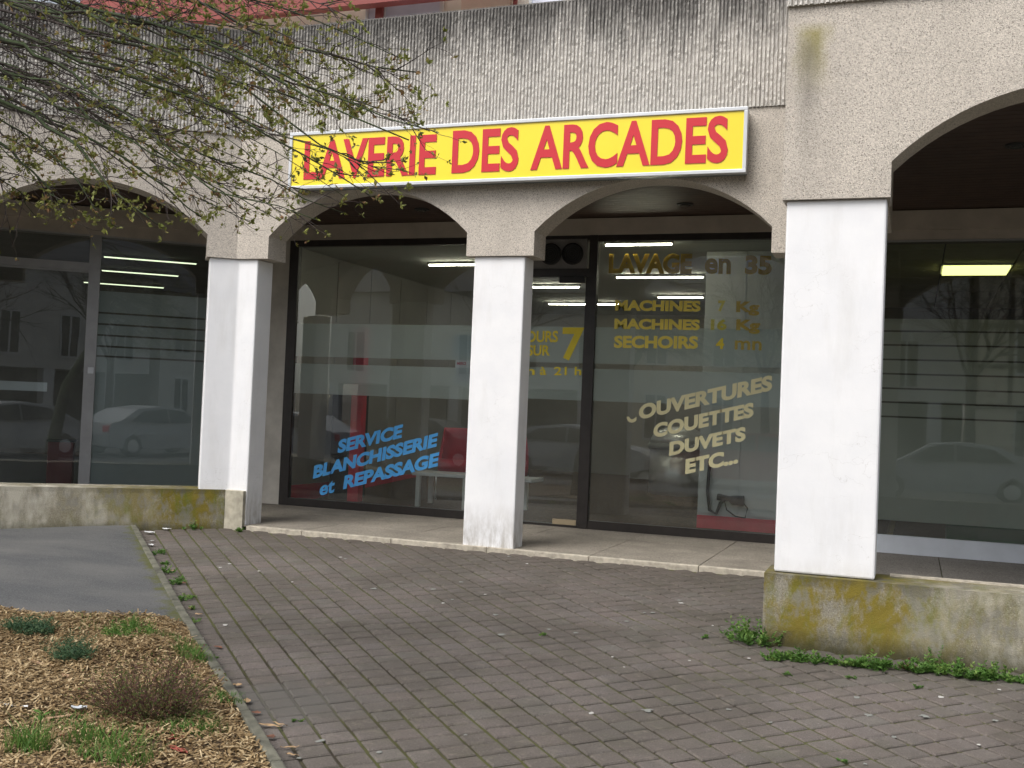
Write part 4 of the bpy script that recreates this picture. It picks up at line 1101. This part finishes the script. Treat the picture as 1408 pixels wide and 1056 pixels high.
def camvis3(p):
    v = np.array(p)-CAM; z = v@_f
    return None if z < .3 else (PW/2+FPX*(v@_r)/z, PH/2-FPX*(v@_u)/z)
def grow_tree():
    r = random.Random(21)
    t = thing('bare_tree', 'budding tree branches with mossy stems hanging into the top left corner', 'tree', (-5.2, 3.9, gz(3.9)))
    tinv = Matrix.Translation(t.location).inverted()
    def par(o): o.parent = t; o.matrix_parent_inverse = tinv; return o
    fork = Vector((-4.25, 3.7, 2.25))
    par(MB().tube([(-5.2,3.9,gz(3.9,-.1)),(-5.15,3.88,.4),(-4.9,3.8,1.3),tuple(fork)], [.12,.10,.085,.06], 12).build('trunk', M_bark, smooth=True))
    twigs = MB(); leaves = MB()
    def tuft(p, d, k=None):
        q_ = camvis3(p)
        if q_ is not None:
            keep = min(1.0, max(.10, (q_[0]-40)/330)) if q_[1] < 190 else .8
            if r.random() > keep: return
        if k and r.random() < .45: return
        k = k or r.randint(3,5); red = r.random() < .25
        for _ in range(k):
            dd = (Vector(d).normalized()*.6+Vector((r.gauss(0,.6), r.gauss(0,.6), r.gauss(0,.6)+.25))).normalized()
            ln = r.uniform(.012,.028); leaf(leaves, p, dd, ln, ln*r.uniform(.2,.34), min(1, max(0, r.gauss(.8 if red else .35,.2))), r)
    def twig(p, d, length, rad, level):
        n = 5 if level < 2 else 4; path = [Vector(p)]; dd = Vector(d).normalized()
        for i in range(n):
            dd = (dd+Vector((r.gauss(0,.17), r.gauss(0,.15), r.gauss(0,.17)+.03))).normalized()
            path.append(path[-1]+dd*length/n)
        rr = [rad*(1-.65*i/n) for i in range(n+1)]
        twigs.tube(path, rr, 4 if rad > .002 else 3, False)
        tuft(path[-1], dd)
        if level < 3:
            k = {1: r.randint(2,4), 2: r.randint(0,2)}[level]
            for _ in range(k):
                i = r.randint(1, n-1); f = r.random(); q = path[i].lerp(path[i+1], f)
                dv = (path[i+1]-path[i]).normalized(); a = Vector((r.gauss(0,1), r.gauss(0,1)*.8, r.gauss(0,1)))
                a = (a-dv*a.dot(dv)).normalized()
                twig(q, dv*.85+a*r.uniform(.35,.75), length*r.uniform(.3,.6), max(.0011, rad*.55), level+1)
        if level >= 2 or r.random() < .6:
            for i in range(1, n):
                if r.random() < .13: tuft(path[i], dd, r.randint(2,3))
    stems = []
    # (start pixel y at x=-70, end pixel x, end pixel y, depth, radius mm)
    spec = [(-150,500,25),(-120,545,75),(-105,430,30),(-85,575,112),(-70,520,140),(-60,470,90),(-45,560,185),(-35,590,188),(-20,500,215),(-10,420,150),
            (0,540,250),(8,520,262),(15,380,170),(22,470,268),(30,440,325),(38,400,235),(45,350,190),(50,385,300),(58,340,298),(66,300,230),(74,310,282),
            (84,250,215),(92,255,300),(100,215,300),(110,195,250),(120,165,310),(132,120,262),(142,105,312),(152,80,270),(165,45,300),(180,20,312),(-140,380,-20),(-100,330,10),(-60,300,45),(-20,320,110),(20,250,110),
            (-130,300,-30),(-90,250,0),(-40,220,40),(0,200,90),(40,180,150),(70,150,190),(60,420,268),(35,520,232),(-5,575,165),(70,470,300),(-30,602,178),(90,440,318),(-110,548,108),(105,350,316),(115,290,296)]
    for k, (ys_, xe, ye) in enumerate(spec):
        dep = r.uniform(3.1, 4.5)
        dep2 = dep + r.uniform(-.35, .45)
        S = onY(-70, ys_, dep); E = onY(xe, ye, dep2)
        S = Vector(S); E = Vector(E)
        D = E-S; pts = []
        N = 12
        w1, w2, r2 = r.uniform(0, 6), r.uniform(0, 6), r.random()
        for i in range(N+1):
            u = i/N; p = S.lerp(E, u)
            bow = .10*math.sin(math.pi*u)*(.3+ .7*r.random()*0+.35)  # slightly arched
            p = p+Vector((0, .03*math.sin(u*7+w1), bow*(.2+.9*r2) + .022*math.sin(u*9+w2)*(.3+u)))
            p += Vector((r.gauss(0,.006), r.gauss(0,.008), r.gauss(0,.009)))*(0 if i in (0,) else 1)
            pts.append(p)
        big = r.random() < .36
        r0_ = r.uniform(.009,.014) if big else r.uniform(.0045,.008)
        rad = [r0_*(1-.86*(i/N)**.8)+.0008 for i in range(N+1)]
        pre = [fork.lerp(S, v)+Vector((0,0,.08*math.sin(math.pi*v))) for v in (0,.5)]
        par(MB().tube(pre+pts, [r0_*1.6, r0_*1.25]+rad, 6, True).build('branch', M_bark if big or k % 2 else M_twig, smooth=True))
        tuft(pts[-1], D)
        L_ = D.length
        nlat = int(6+L_*7.5)
        for _ in range(nlat):
            u = r.uniform(.12, .98); i = min(N-1, int(u*N)); q = pts[i].lerp(pts[i+1], u*N-i)
            dv = (pts[i+1]-pts[i]).normalized(); a = Vector((r.gauss(0,1), r.gauss(0,1), r.gauss(0,1)*.9)); a = (a-dv*a.dot(dv)).normalized()
            twig(q, dv+a*r.uniform(.25,.8), r.uniform(.10,.40)*(1-.45*u), r.uniform(.0014,.0030), 1 if u < .85 else 2)
    par(kind(twigs.build('twigs', M_twig), 'stuff')); par(kind(leaves.build('leaves', M_leafT), 'stuff'))
grow_tree()

def clump(name, x, y, spread_px, h_px, n, label, cat='weed', mat=None, off=0.0, ground=None, thin=.22, seed=0, group=None, flat=1.0, leafpx=(5,10), tonem=.5):
    r = random.Random(seed or int(x*7+y)); c = onG(x, y, off); D = np.linalg.norm(c-CAM); s = spread_px/FPX*D; h = 1.45*h_px/FPX*D
    z0 = c[2]
    mb = MB(); lim = 6.49 if c[0] > -.8 else 8.5
    nst = max(5, n//(11 if c[0] < -.9 else 16))
    for _ in range(nst):
        a = r.uniform(0, 2*math.pi); q = r.random()**.75; px_, py_ = c[0]+math.cos(a)*q*s, c[1]+math.sin(a)*q*s*.55*flat
        if py_ > lim: py_ = lim-.01-(py_-lim)*.4
        b = Vector((px_, py_, gz(py_, off))); hh = h*r.uniform(.35,1.15)*(1-.45*q)
        d = Vector((math.cos(a)*.5+r.gauss(0,.4), math.sin(a)*.5+r.gauss(0,.4), 1)).normalized()
        tn = r.gauss(tonem,.18)
        for k in range(11):
            u = r.random()**.8; p = b+d*hh*u
            if p.y > lim: p.y = lim-.002
            an = r.uniform(0, 6.28); dd = Vector((math.cos(an), math.sin(an), r.uniform(-.1,.9)+u*.4))
            ln = r.uniform(*leafpx)/FPX*D*(1.1-.5*u)
            leaf(mb, p, dd, ln, ln*thin, min(1, max(0, tn+r.gauss(0,.12)+.2*(u-.5))), r)
    o = mb.build(name, mat or M_leafG); tag(o, label, cat, group); return o
W = 'weeds growing at the foot of the arcade plinth'
clump('weed_clump', 1036, 884, 36, 26, 1100, 'dense green weed clump at the left corner of the right-hand mossy plinth', group=W)
clump('weed_clump', 1066, 908, 14, 12, 260, 'small weed tuft just right of the plinth corner', group=W)
clump('weed_clump', 1108, 910, 18, 14, 420, 'round leafy weed tuft below the right-hand pillar', group=W)
clump('weed_clump', 1168, 916, 15, 12, 260, 'sparse weed tuft on the plinth foot between two denser ones', group=W)
clump('weed_clump', 1212, 920, 26, 16, 560, 'wide weed tuft left of the reddish dead plant at the plinth foot', group=W)
clump('weed_clump', 1295, 926, 26, 22, 700, 'tallest weed tuft against the pale part of the plinth', group=W)
clump('weed_clump', 1335, 933, 20, 14, 500, 'bright green weed tuft right of the tallest one', group=W)
clump('weed_clump', 1368, 934, 18, 18, 420, 'rightmost leafy weed tuft at the plinth foot', group=W)
clump('weed_clump', 1188, 917, 10, 9, 180, 'small weed tuft filling the gap left of the wide one', group=W)
clump('weed_clump', 1265, 925, 14, 12, 260, 'weed tuft just right of the reddish dead plant', group=W)
clump('weed_clump', 1085, 907, 9, 8, 130, 'tiny weed tuft under the left part of the right plinth', group=W)
clump('weed_clump', 1138, 913, 12, 8, 160, 'low weed tuft right of the round leafy one', group=W)
clump('weed_clump', 1395, 938, 14, 9, 200, 'low weed at the right edge of the photo', group=W)
clump('dead_plant', 1246, 921, 7, 9, 90, 'small reddish dead plant among the weeds at the plinth foot', mat=M_leafB, tonem=.95)
P_ = 'small plants in the paving joints'
for x, y, s_, n_, lb in [(1083,928,8,60,'flat green sprig with a pale scrap in the paving in front of the right pillar'),(1262,946,5,50,'lone green sprig in the paving below the right plinth'),
     (1176,934,10,70,'low sprig in the paving in front of the plinth, left of the lone one'),(970,877,6,50,'tiny yellowish sprig in the paving left of the dense weed clump'),(744,874,7,60,'tiny sprig in the paving near the middle of the photo'),
     (410,993,9,60,'flat green sprig in the grey paving near the planting bed'),(1160,1048,8,60,'mossy sprig in the paving joint at the bottom right'),(1118,856,6,50,'short green tuft in the joint by the step end')]:
    clump('paving_sprig', x, y, s_, 3, n_, lb, 'weed', group=P_, leafpx=(3,6))
KW = 'weeds along the kerb beside the asphalt'
for i, (x, y, s_, h_, n_, lb) in enumerate([(217,762,9,6,130,'topmost weed tuft along the kerb beside the asphalt'),(226,776,5,4,70,'small weed just below the topmost kerb tuft'),(232,788,10,7,190,'leafy weed tuft down the kerb, with dry leaves beside it'),(243,803,11,9,260,'dark green tallest weed tuft halfway down the kerb'),
      (252,824,13,6,240,'spreading weed tuft in the kerb joint near the asphalt corner'),(262,838,5,4,60,'low weed beside the asphalt corner'),(268,856,8,4,90,'lowest small weed along the kerb'),(294,905,5,3,40,'tiny weed on the kerb beside the top of the bush')]):
    clump('kerb_weed', x, y, s_, h_, n_, lb, group=KW, leafpx=(2.5,6), flat=2.2, tonem=.4+.05*i)
clump('weed_clump', 262, 727, 20, 9, 240, 'thin weed tuft at the foot of the left mossy plinth', group='weeds at the left plinth', leafpx=(3,6))
clump('weed_clump', 344, 728, 7, 5, 70, 'tiny weed at the foot of the left corner pillar', group='weeds at the left plinth', leafpx=(3,6))
clump('weed_clump', 4, 712, 12, 15, 260, 'leafy weed at the left edge of the photo against the plinth', group='weeds at the left plinth', off=.045, leafpx=(4,8))
# plants in the bed
clump('heather_plant', 40, 872, 32, 20, 3600, 'low dark green heather mound by the asphalt, leftmost in the bed', 'plant', M_leafH, .05, leafpx=(3,7), thin=.16)
clump('heather_plant', 97, 912, 22, 34, 3000, 'upright blue-green heather tuft left of the reddish bush', 'plant', M_leafH, .05, leafpx=(3,8), thin=.14)
clump('heather_plant', 178, 882, 36, 24, 2600, 'bright green heather mound below the kerb corner', 'plant', M_leafG, .05, leafpx=(3,8), thin=.14)
def grass(x, y, s_px, h_px, n, label, seed=1, tone=.55):
    r = random.Random(seed); c = onG(x, y, .05); D = np.linalg.norm(c-CAM); mb = MB()
    for _ in range(n):
        a = r.uniform(0, 2*math.pi); q = math.sqrt(r.random())*s_px/FPX*D; p = Vector((c[0]+math.cos(a)*q, c[1]+math.sin(a)*q*.6, 0)); p.z = bedz(p.x, p.y)
        h = h_px/FPX*D*r.uniform(.5,1); l = Vector((r.gauss(0,.35), r.gauss(0,.35), 1)); w = Vector((math.cos(a+1.5), math.sin(a+1.5), 0))*.0022
        m_ = p+l*h*.5; e = p+l*h*.9+Vector((l.x, l.y, -.2))*h*.35
        mb.add([p-w, p+w, m_+w*.8, m_-w*.8, e], [(0,1,2,3),(3,2,4)], min(1, max(0, r.gauss(tone,.2))))
    return kind(tag(mb.build('grass_tuft', M_leafG), label, 'grass', 'grass tufts in the planting bed'), 'stuff')
grass(180, 872, 10, 30, 60, 'upright grass tuft growing out of the bright green mound', 1)
grass(265, 905, 28, 22, 260, 'grass tuft between the reddish bush and the kerb', 2)
grass(150, 1040, 70, 30, 420, 'wide grass patch at the bottom edge below the bush', 3)
grass(35, 1040, 35, 50, 160, 'tall grass tuft in the bottom left corner', 4)
grass(230, 1000, 90, 12, 500, 'short moss-like grass around the reddish bush', 5, .35)
grass(300, 960, 40, 14, 260, 'thin grass growing among the chips beside the lower kerb', 7, .4)
grass(245, 885, 35, 12, 200, 'thin grass among the chips right of the bright green mound', 8, .4)
grass(255, 1000, 60, 16, 420, 'thin grass among the chips right of the bush', 9, .4)
grass(100, 1000, 60, 16, 260, 'thin grass among the chips left of the bush foot', 10, .4)
grass(120, 860, 60, 9, 160, 'thin short grass along the asphalt kerb', 6, .4)
def bush():
    r = random.Random(5); c = onG(205, 985, .05); D = np.linalg.norm(c-CAM); W_ = 92/FPX*D; H_ = 92/FPX*D
    t = thing('low_bush', 'low twiggy reddish brown bush with sparse small leaves in the wood chip bed', 'bush', tuple(c))
    inv = Matrix.Translation(t.location).inverted(); tw = MB(); lv = MB()
    for _ in range(300):
        a = r.uniform(0, 2*math.pi); q = r.random()**.6; b = Vector((c[0]+math.cos(a)*q*W_*.45, c[1]+math.sin(a)*q*W_*.4, 0)); b.z = bedz(b.x, b.y)
        el = r.uniform(.35,1.3); d = Vector((math.cos(a)*math.cos(el), math.sin(a)*math.cos(el), math.sin(el))); ln = H_*r.uniform(.4,.95)*(1.0-.2*q)
        path = [b]
        for i in range(5):
            d = (d+Vector((r.gauss(0,.17), r.gauss(0,.17), r.gauss(0,.12)+.03))).normalized(); path.append(path[-1]+d*ln/5)
            if r.random() < .7:
                sd_ = (d+Vector((r.gauss(0,.6), r.gauss(0,.6), r.gauss(0,.4)))).normalized(); e_ = path[-1]+sd_*ln*r.uniform(.1,.25)
                tw.tube([path[-1], e_], [.0012,.0007], 3, False)
                for _k in range(4): leaf(lv, e_, (sd_+Vector((r.gauss(0,.8), r.gauss(0,.8), r.gauss(0,.8)))), r.uniform(.006,.014), .003, min(1, max(0, r.gauss(.45,.35))), r)
        tw.tube(path, [.0018,.0015,.0013,.0011,.0009,.0006], 3, False)
        for p in path[2:]:
            for _k in range(2): leaf(lv, p, (r.gauss(0,1), r.gauss(0,1), r.gauss(0,1)+.5), r.uniform(.006,.013), .003, min(1, max(0, r.gauss(.5,.35))), r)
    for nm, mb, mt in (('twigs', tw, M_twigR), ('leaves', lv, M_leafB)):
        o = kind(mb.build(nm, mt), 'stuff'); o.parent = t; o.matrix_parent_inverse = inv
bush()
# broad-leaved weed, dead leaves, sticks and paper scraps in the bed
def broadleaf():
    c = onG(55, 1015, .05); D = np.linalg.norm(c-CAM); r = random.Random(8); t = thing('seedling', 'young broad-leaved green seedling near the bottom left corner', 'plant', tuple(c)); inv = Matrix.Translation(t.location).inverted()
    h = 30/FPX*D; o = MB().tube([tuple(c), (c[0], c[1], c[2]+h)], [.003,.002], 5).build('stem', M_leafG); o.parent = t; o.matrix_parent_inverse = inv
    for k in range(5):
        a = k*2.4; mb = MB(); ln = .04; d = Vector((math.cos(a), math.sin(a), .35)); p = Vector((c[0], c[1], c[2]+h*(.6+.1*k))); s = Vector((-math.sin(a), math.cos(a), 0))
        v = [p]+[p+d*ln*u+s*ln*w for u, w in ((.3,.22),(.65,.26),(1,.0),(.65,-.26),(.3,-.22))]
        mb.add(v, [(0,1,2,3),(0,3,4,5)], .5); q = mb.build('leaf', M_leafG); q.parent = t; q.matrix_parent_inverse = inv
broadleaf()
M_dead = simple('dead_leaf_brown', (.17,.075,.045), .8, var=.4, scale=30)
M_deadR = simple('dead_leaf_red', (.30,.07,.05), .7, var=.3, scale=30)
def scrap(name, x, y, lpx, wpx, ang, mat, label, cat, group=None, off=.065, curl=.3):
    c = onG(x, y, off); D = np.linalg.norm(c-CAM); l = lpx/FPX*D; w = wpx/FPX*D*1.6; r = random.Random(int(x*3+y)); mb = MB(); n = 6; vs = []
    ca, sa = math.cos(ang), math.sin(ang)
    for i in range(n+1):
        u = i/n-.5; ww = w*.5*(1-(2*abs(u))**2.2*.75)
        for k in (-1, 0, 1):
            dx, dy = u*l, k*ww*(1+.2*r.gauss(0,1)); vs.append((c[0]+dx*ca-dy*sa, c[1]+dx*sa+dy*ca, gz(c[1]+dx*sa+dy*ca, off)+.004+curl*w*.4*abs(k)+.006*r.random()+.3*l*curl*u*u))
    fs = [(i*3+k, (i+1)*3+k, (i+1)*3+k+1, i*3+k+1) for i in range(n) for k in range(2)]
    mb.add(vs, fs); o = mb.build(name, mat, smooth=True); return tag(o, label, cat, group)
DG = 'dead leaves and bark around the bush'
for x, y, l, w, a, mt, lb in [(148,996,30,14,.3,M_dead,'curled brown dead leaf left of the bush foot'),(175,992,34,12,.9,M_dead,'brown dead leaf tucked under the left of the bush'),(232,975,20,12,1.2,M_deadR,'reddish dead leaf at the heart of the bush'),
     (212,1008,30,14,-.4,M_dead,'wide brown dead leaf in front of the bush'),(240,1018,22,12,.5,M_deadR,'red dead leaf in front of the bush'),(85,1012,26,7,-.2,M_deadR,'long reddish leaf lying left of the bush'),(245,1034,36,6,-.3,M_deadR,'narrow pinkish red leaf at the lower right of the bush'),
     (196,1000,22,12,.1,M_dead,'small brown dead leaf under the middle of the bush'),(266,1004,20,10,.6,M_dead,'brown leaf right of the bush foot'),(125,1002,24,8,.8,M_dead,'thin brown leaf beyond the left of the bush')]:
    scrap('dead_leaf', x, y, l, w, a, mt, lb, 'leaf', DG)
M_barkp = simple('pale_bark', (.40,.26,.16), .9, var=.3, scale=30)
for x, y, l, w, a, lb in [(55,914,50,4,-.15,'long pale bark strip across the left of the bed'),(92,933,34,4,-.45,'pale bark strip pointing at the bush'),(82,988,30,4,.9,'upright-leaning pale wood splinter left of the bush'),(18,955,26,5,-.3,'dark bark strip at the left edge of the bed')]:
    scrap('bark_strip', x, y, l, w, a, M_barkp, lb, 'bark', 'bark strips in the bed')
scrap('paper_scrap', 18, 974, 42, 4, .05, M_paper, 'crumpled white paper strip at the left edge of the bed', 'litter', curl=.6)
scrap('paper_scrap', 108, 978, 20, 5, .3, M_sillW, 'crumpled grey-white plastic scrap beside the bush', 'litter', curl=1.0)
for x, y, l, w, a, lb in [(205,734,16,4,0,'pinkish white paper scrap at the kerb top by the left plinth'),(229,729,12,4,.2,'white paper scrap lying against the left plinth foot'),(209,745,8,2,.9,'thin white straw scrap beside the kerb'),(208,751,9,4,-.5,'pink and white scrap beside the kerb')]:
    scrap('paper_scrap', x, y, l, w, a, M_paper, lb, 'litter', 'paper scraps by the left plinth', off=.004, curl=.5)
M_dry = simple('dry_leaf_tan', (.36,.24,.13), .8, var=.35, scale=40)
DRY = ['dry leaf farthest up the kerb beside the bed, near the grass tuft', 'dry brown leaf on the kerb level with the bush top', 'pale dry leaf on the kerb beside the bush', 'curled dry leaf on the paving side of the kerb beside the bush',
 'long thin dry twig in the cluster of litter by the lower kerb', 'thin dry twig curving out onto the grey paving', 'broad tan leaf in the middle of the litter by the lower kerb', 'short dry twig lying farthest out on the paving',
 'dry twig just below the broad tan leaf', 'dry twig nearest the bottom of the kerb', 'thin twig beside the pale gum spot near the kerb', 'tiny dry leaf among the upper kerb weeds', 'tiny dry leaf below the second kerb weed', 'tiny dry leaf beside the asphalt corner', 'dry leaf just below the asphalt corner']
for i, (x, y, l, w, a) in enumerate([(300,892,14,4,-.2),(326,944,12,6,.4),(340,966,16,5,-.8),(352,982,12,5,.2),(372,1000,34,3,.1),(385,998,26,3,-.2),(372,1016,12,7,.3),(398,1030,24,3,.5),(360,1022,22,4,.0),(350,1036,20,4,-.4),(402,1040,18,3,.1),(236,786,8,3,0),(252,803,7,3,1),(262,838,6,3,.5),(273,846,10,3,.2)]):
    scrap('dry_leaf', x, y, l, w, a, M_dry if i % 3 else M_dead, DRY[i], 'leaf', 'dry leaves along the kerb', off=.006 if x > 300 else .004)

# ================================================================== ACROSS THE STREET (seen in the shop glass)
ZG = gz(-1.5)-.05
def P(parts, *a, **k): return placed(*a, parts, **k)
M_opp = simple('pale_grey_render', (.72,.71,.67), .9, var=.06, scale=.6)
M_opp2 = simple('cream_render_opposite', (.75,.68,.53), .9, var=.06, scale=.6)
M_roof = simple('slate_roof', (.10,.10,.115), .7, var=.2, scale=3)
M_winD = simple('dark_window', (.03,.035,.04), .1, var=.2, bstr=0)
def house(x0, x1, y, h, mat, label, timber=False, arcade=False):
    t = thing('town_house', label, 'building', ((x0+x1)/2, y, ZG)); inv = Matrix.Translation(t.location).inverted()
    def pp(o): o.parent = t; o.matrix_parent_inverse = inv; return o
    pp(MB().box(x0,x1,y-6,y,ZG+(2.6 if arcade else 0),ZG+h).build('wall', mat))
    pp(MB().add([(x0-.2,y+.3,ZG+h+.002),(x1+.2,y+.3,ZG+h+.002),(x1+.2,y-3,ZG+h+2.6),(x0-.2,y-3,ZG+h+2.6),(x0-.2,y-6.3,ZG+h+.002),(x1+.2,y-6.3,ZG+h+.002)],[(0,1,2,3),(3,2,5,4),(0,3,4),(1,5,2)]).build('roof', M_roof))
    n = int((x1-x0)/2.1)
    for fl_ in range(2):
        for i in range(n):
            wx = x0+(i+.5)*(x1-x0)/n; z = ZG+(1.0 if not arcade else 3.1)+fl_*2.6
            if z+1.6 > ZG+h: continue
            w_ = pp(MB().box(wx-.42,wx+.42,y,y+.05,z-.08,z).box(wx-.42,wx-.36,y,y+.05,z,z+1.5).box(wx+.36,wx+.42,y,y+.05,z,z+1.5).box(wx-.42,wx+.42,y,y+.05,z+1.5,z+1.58).box(wx-.03,wx+.03,y+.01,y+.045,z,z+1.5).build('window', M_whiteI))
            pw(MB().box(wx-.359,wx+.359,y+.002,y+.02,z+.001,z+1.499).build('window_pane', M_winD), w_)
    if arcade:
        for i in range(int((x1-x0)/2.6)+1):
            px_ = x0+.25+i*2.6; pp(MB().box(px_-.22,px_+.22,y-.4,y-.02,ZG,ZG+2.599).build('pillar', M_white))
        pp(MB().box(x0,x1,y-5.9,y-2.5,ZG,ZG+2.59).build('shop_wall', M_intD))
    if timber:
        for i in range(int((x1-x0)/1.05)+1):
            px_ = x0+i*1.05; pp(MB().box(px_-.07,px_+.07,y+.003,y+.04,ZG+2.5,ZG+h-.01).build('timber', M_wood))
        for z in (2.5,3.8,5.1): pp(MB().box(x0,x1,y+.041,y+.07,ZG+z-.07,ZG+z+.07).build('timber', M_wood))
    return t
house(-22,-10,-17,6.2,M_opp,'long pale grey rendered house across the street',arcade=True)
house(-9.6,-2.6,-16,5.2,M_opp2,'cream rendered house across the street between the grey ones')
house(-2.2,1.6,-17,7.2,M_opp,'tall pale house across the street with an open arcade',arcade=True)
house(1.8,5.0,-16.5,6.8,M_opp2,'half timbered cream house across the street',timber=True)
house(5.3,12.5,-17,6.4,M_opp,'wide pale house with arcade pillars right of the half timbered one across the street',arcade=True)
house(13,26,-17,6.0,M_opp,'grey house at the right end of the street opposite')
kind(MB().box(-60,60,-16,-12.5,ZG-.05,ZG+.06).build('far_pavement', M_kerb), 'structure')
def car(x, y, col, label, L_=4.2, H_=1.45, facing=1, sc=1.0):
    t = thing('parked_car', label, 'car', (x, y, ZG), 'cars parked across the street'); inv = Matrix.Translation(t.location).inverted()
    def pp(o): o.parent = t; o.matrix_parent_inverse = inv; return o
    paint = simple('car_paint_'+str(len(bpy.data.materials)), col, .25, var=.02, bstr=0); W2 = .86
    prof = [(-2.1,.35),(-2.12,.62),(-2.0,.82),(-1.2,.95),(-.5,1.38),(.3,1.45),(1.1,1.36),(1.75,1.0),(2.05,.92),(2.1,.6),(2.05,.3),(1.7,.25),(1.62,.5),(1.35,.66),(1.08,.5),(1.0,.25),(-1.0,.25),(-1.08,.5),(-1.35,.66),(-1.62,.5),(-1.7,.25)]
    n = len(prof); vs = []
    for lay, (wy, ins) in enumerate(((-W2,0),(-W2*.94,0),(W2*.94,0),(W2,0))):
        for px_, pz in prof:
            k = max(0, (pz-.92))/.53; yy = wy*(1-.22*k); vs.append((x+facing*px_*(L_/4.2), y+yy, ZG+pz*H_/1.45))
    fs = [(i+l*n, (i+1)%n+l*n, (i+1)%n+(l+1)*n, i+(l+1)*n) for l in range(3) for i in range(n)]+[tuple(range(n)), tuple(range(3*n,4*n))]
    pp(MB().add(vs, fs).build('body', paint, normals=True))
    def pt_(px_, pz, s): k = max(0,(pz-.92))/.53; return (x+facing*px_*(L_/4.2), y+s*(W2*(1-.22*k)+.004), ZG+pz*H_/1.45)
    for s in (-1,1):
        for quad in ([(-1.0,.98),(-.48,1.32),(.05,1.38),(.05,.98)],[(.12,.98),(.12,1.38),(.95,1.30),(1.4,1.0)]):
            v = [pt_(a, b_, s) for a, b_ in quad]; v2 = [(a, b_-s*.01, c) for a, b_, c in v]
            pp(MB().add(v+v2, [(0,1,2,3),(4,5,6,7),(0,1,5,4),(1,2,6,5),(2,3,7,6),(3,0,4,7)]).build('side_window', M_winD))
        for wx in (-1.35,1.35):
            cx = x+facing*wx*(L_/4.2)
            wq = pp(MB(lambda p: Vector((p[0], y+s*(W2-.1)+p[2], p[1]))).lathe(cx, ZG+.31, [(.30,-.1),(.31,-.05),(.31,.07),(.28,.09)], 22).build('wheel', M_black, normals=True))
            pw(MB(lambda p: Vector((p[0], y+s*(W2+.0)+p[2], p[1]))).lathe(cx, ZG+.31, [(.19,-.02),(.18,.012 if s > 0 else -.03),(.05,.02 if s > 0 else -.04)], 14).build('rim', M_steel, normals=True), wq)
        hx_ = x-facing*2.07*(L_/4.2); pp(MB().box(hx_-.06,hx_+.06,y+s*.62-.14,y+s*.62+.14,ZG+.62,ZG+.76).build('headlight', M_alu))
        tx_ = x+facing*2.06*(L_/4.2); pp(MB().box(tx_-.06,tx_+.06,y+s*.68-.12,y+s*.68+.12,ZG+.68,ZG+.86).build('tail_light', M_redI))
for x, y, c, lb, f_ in [(-17.9,-7.6,(.45,.47,.5),'silver hatchback parked leftmost across the street',1),(-13.3,-7.8,(.12,.13,.14),'dark grey car parked across the street beside the silver one',-1),(-8.7,-7.7,(.55,.57,.6),'white hatchback parked across the street before the cream house',-1),
     (-3.8,-7.7,(.42,.03,.03),'dark red car parked across the street',1),(.9,-7.8,(.5,.52,.54),'pale silver car parked across the street nearest the camera line',1),(5.6,-7.6,(.52,.53,.55),'light silver saloon parked across the street before the tall pale house',-1),(10.4,-7.8,(.03,.03,.03),'black car parked rightmost across the street',1)]:
    car(x, y, c, lb, facing=f_)
def street_tree(x, y, h, label, seed):
    r = random.Random(seed); t = thing('street_tree', label, 'tree', (x, y, ZG), 'bare trees across the street'); inv = Matrix.Translation(t.location).inverted(); br = MB()
    tr = MB().tube([(x,y,ZG),(x+.05,y,ZG+h*.2),(x,y+.05,ZG+h*.42)], [.17,.13,.10], 8).build('trunk', M_twig, smooth=True); tr.parent = t; tr.matrix_parent_inverse = inv
    def lim(p, d, ln, rad, lv):
        path = [Vector(p)]; d = Vector(d).normalized()
        for i in range(4): d = (d+Vector((r.gauss(0,.15), r.gauss(0,.15), r.gauss(0,.1)+.05))).normalized(); path.append(path[-1]+d*ln/4)
        br.tube(path, [rad*(1-.15*i) for i in range(5)], 4, False)
        if lv < 4:
            for _ in range(4): lim(path[r.randint(2,4)], d+Vector((r.gauss(0,.55), r.gauss(0,.55), r.gauss(0,.35))), ln*.68, rad*.5, lv+1)
    for k in range(6): a = k*1.05; lim((x, y+.05, ZG+h*.40), (math.cos(a)*.6, math.sin(a)*.6, 1), h*.26, .06, 1)
    o = br.build('crown', M_twig); o.parent = t; o.matrix_parent_inverse = inv
for i, (x, y, h) in enumerate([(-12.8,-12.2,8.0),(-4.2,-12.0,7.4),(1.5,-12.2,7.8),(7.2,-12.1,7.0)]):
    street_tree(x, y, h, ['bare spreading tree before the grey arcade house across the street','bare tree before the cream house across the street','bare tree in front of the tall pale house across the street','bare tree in front of the half timbered house across the street'][i], 30+i)
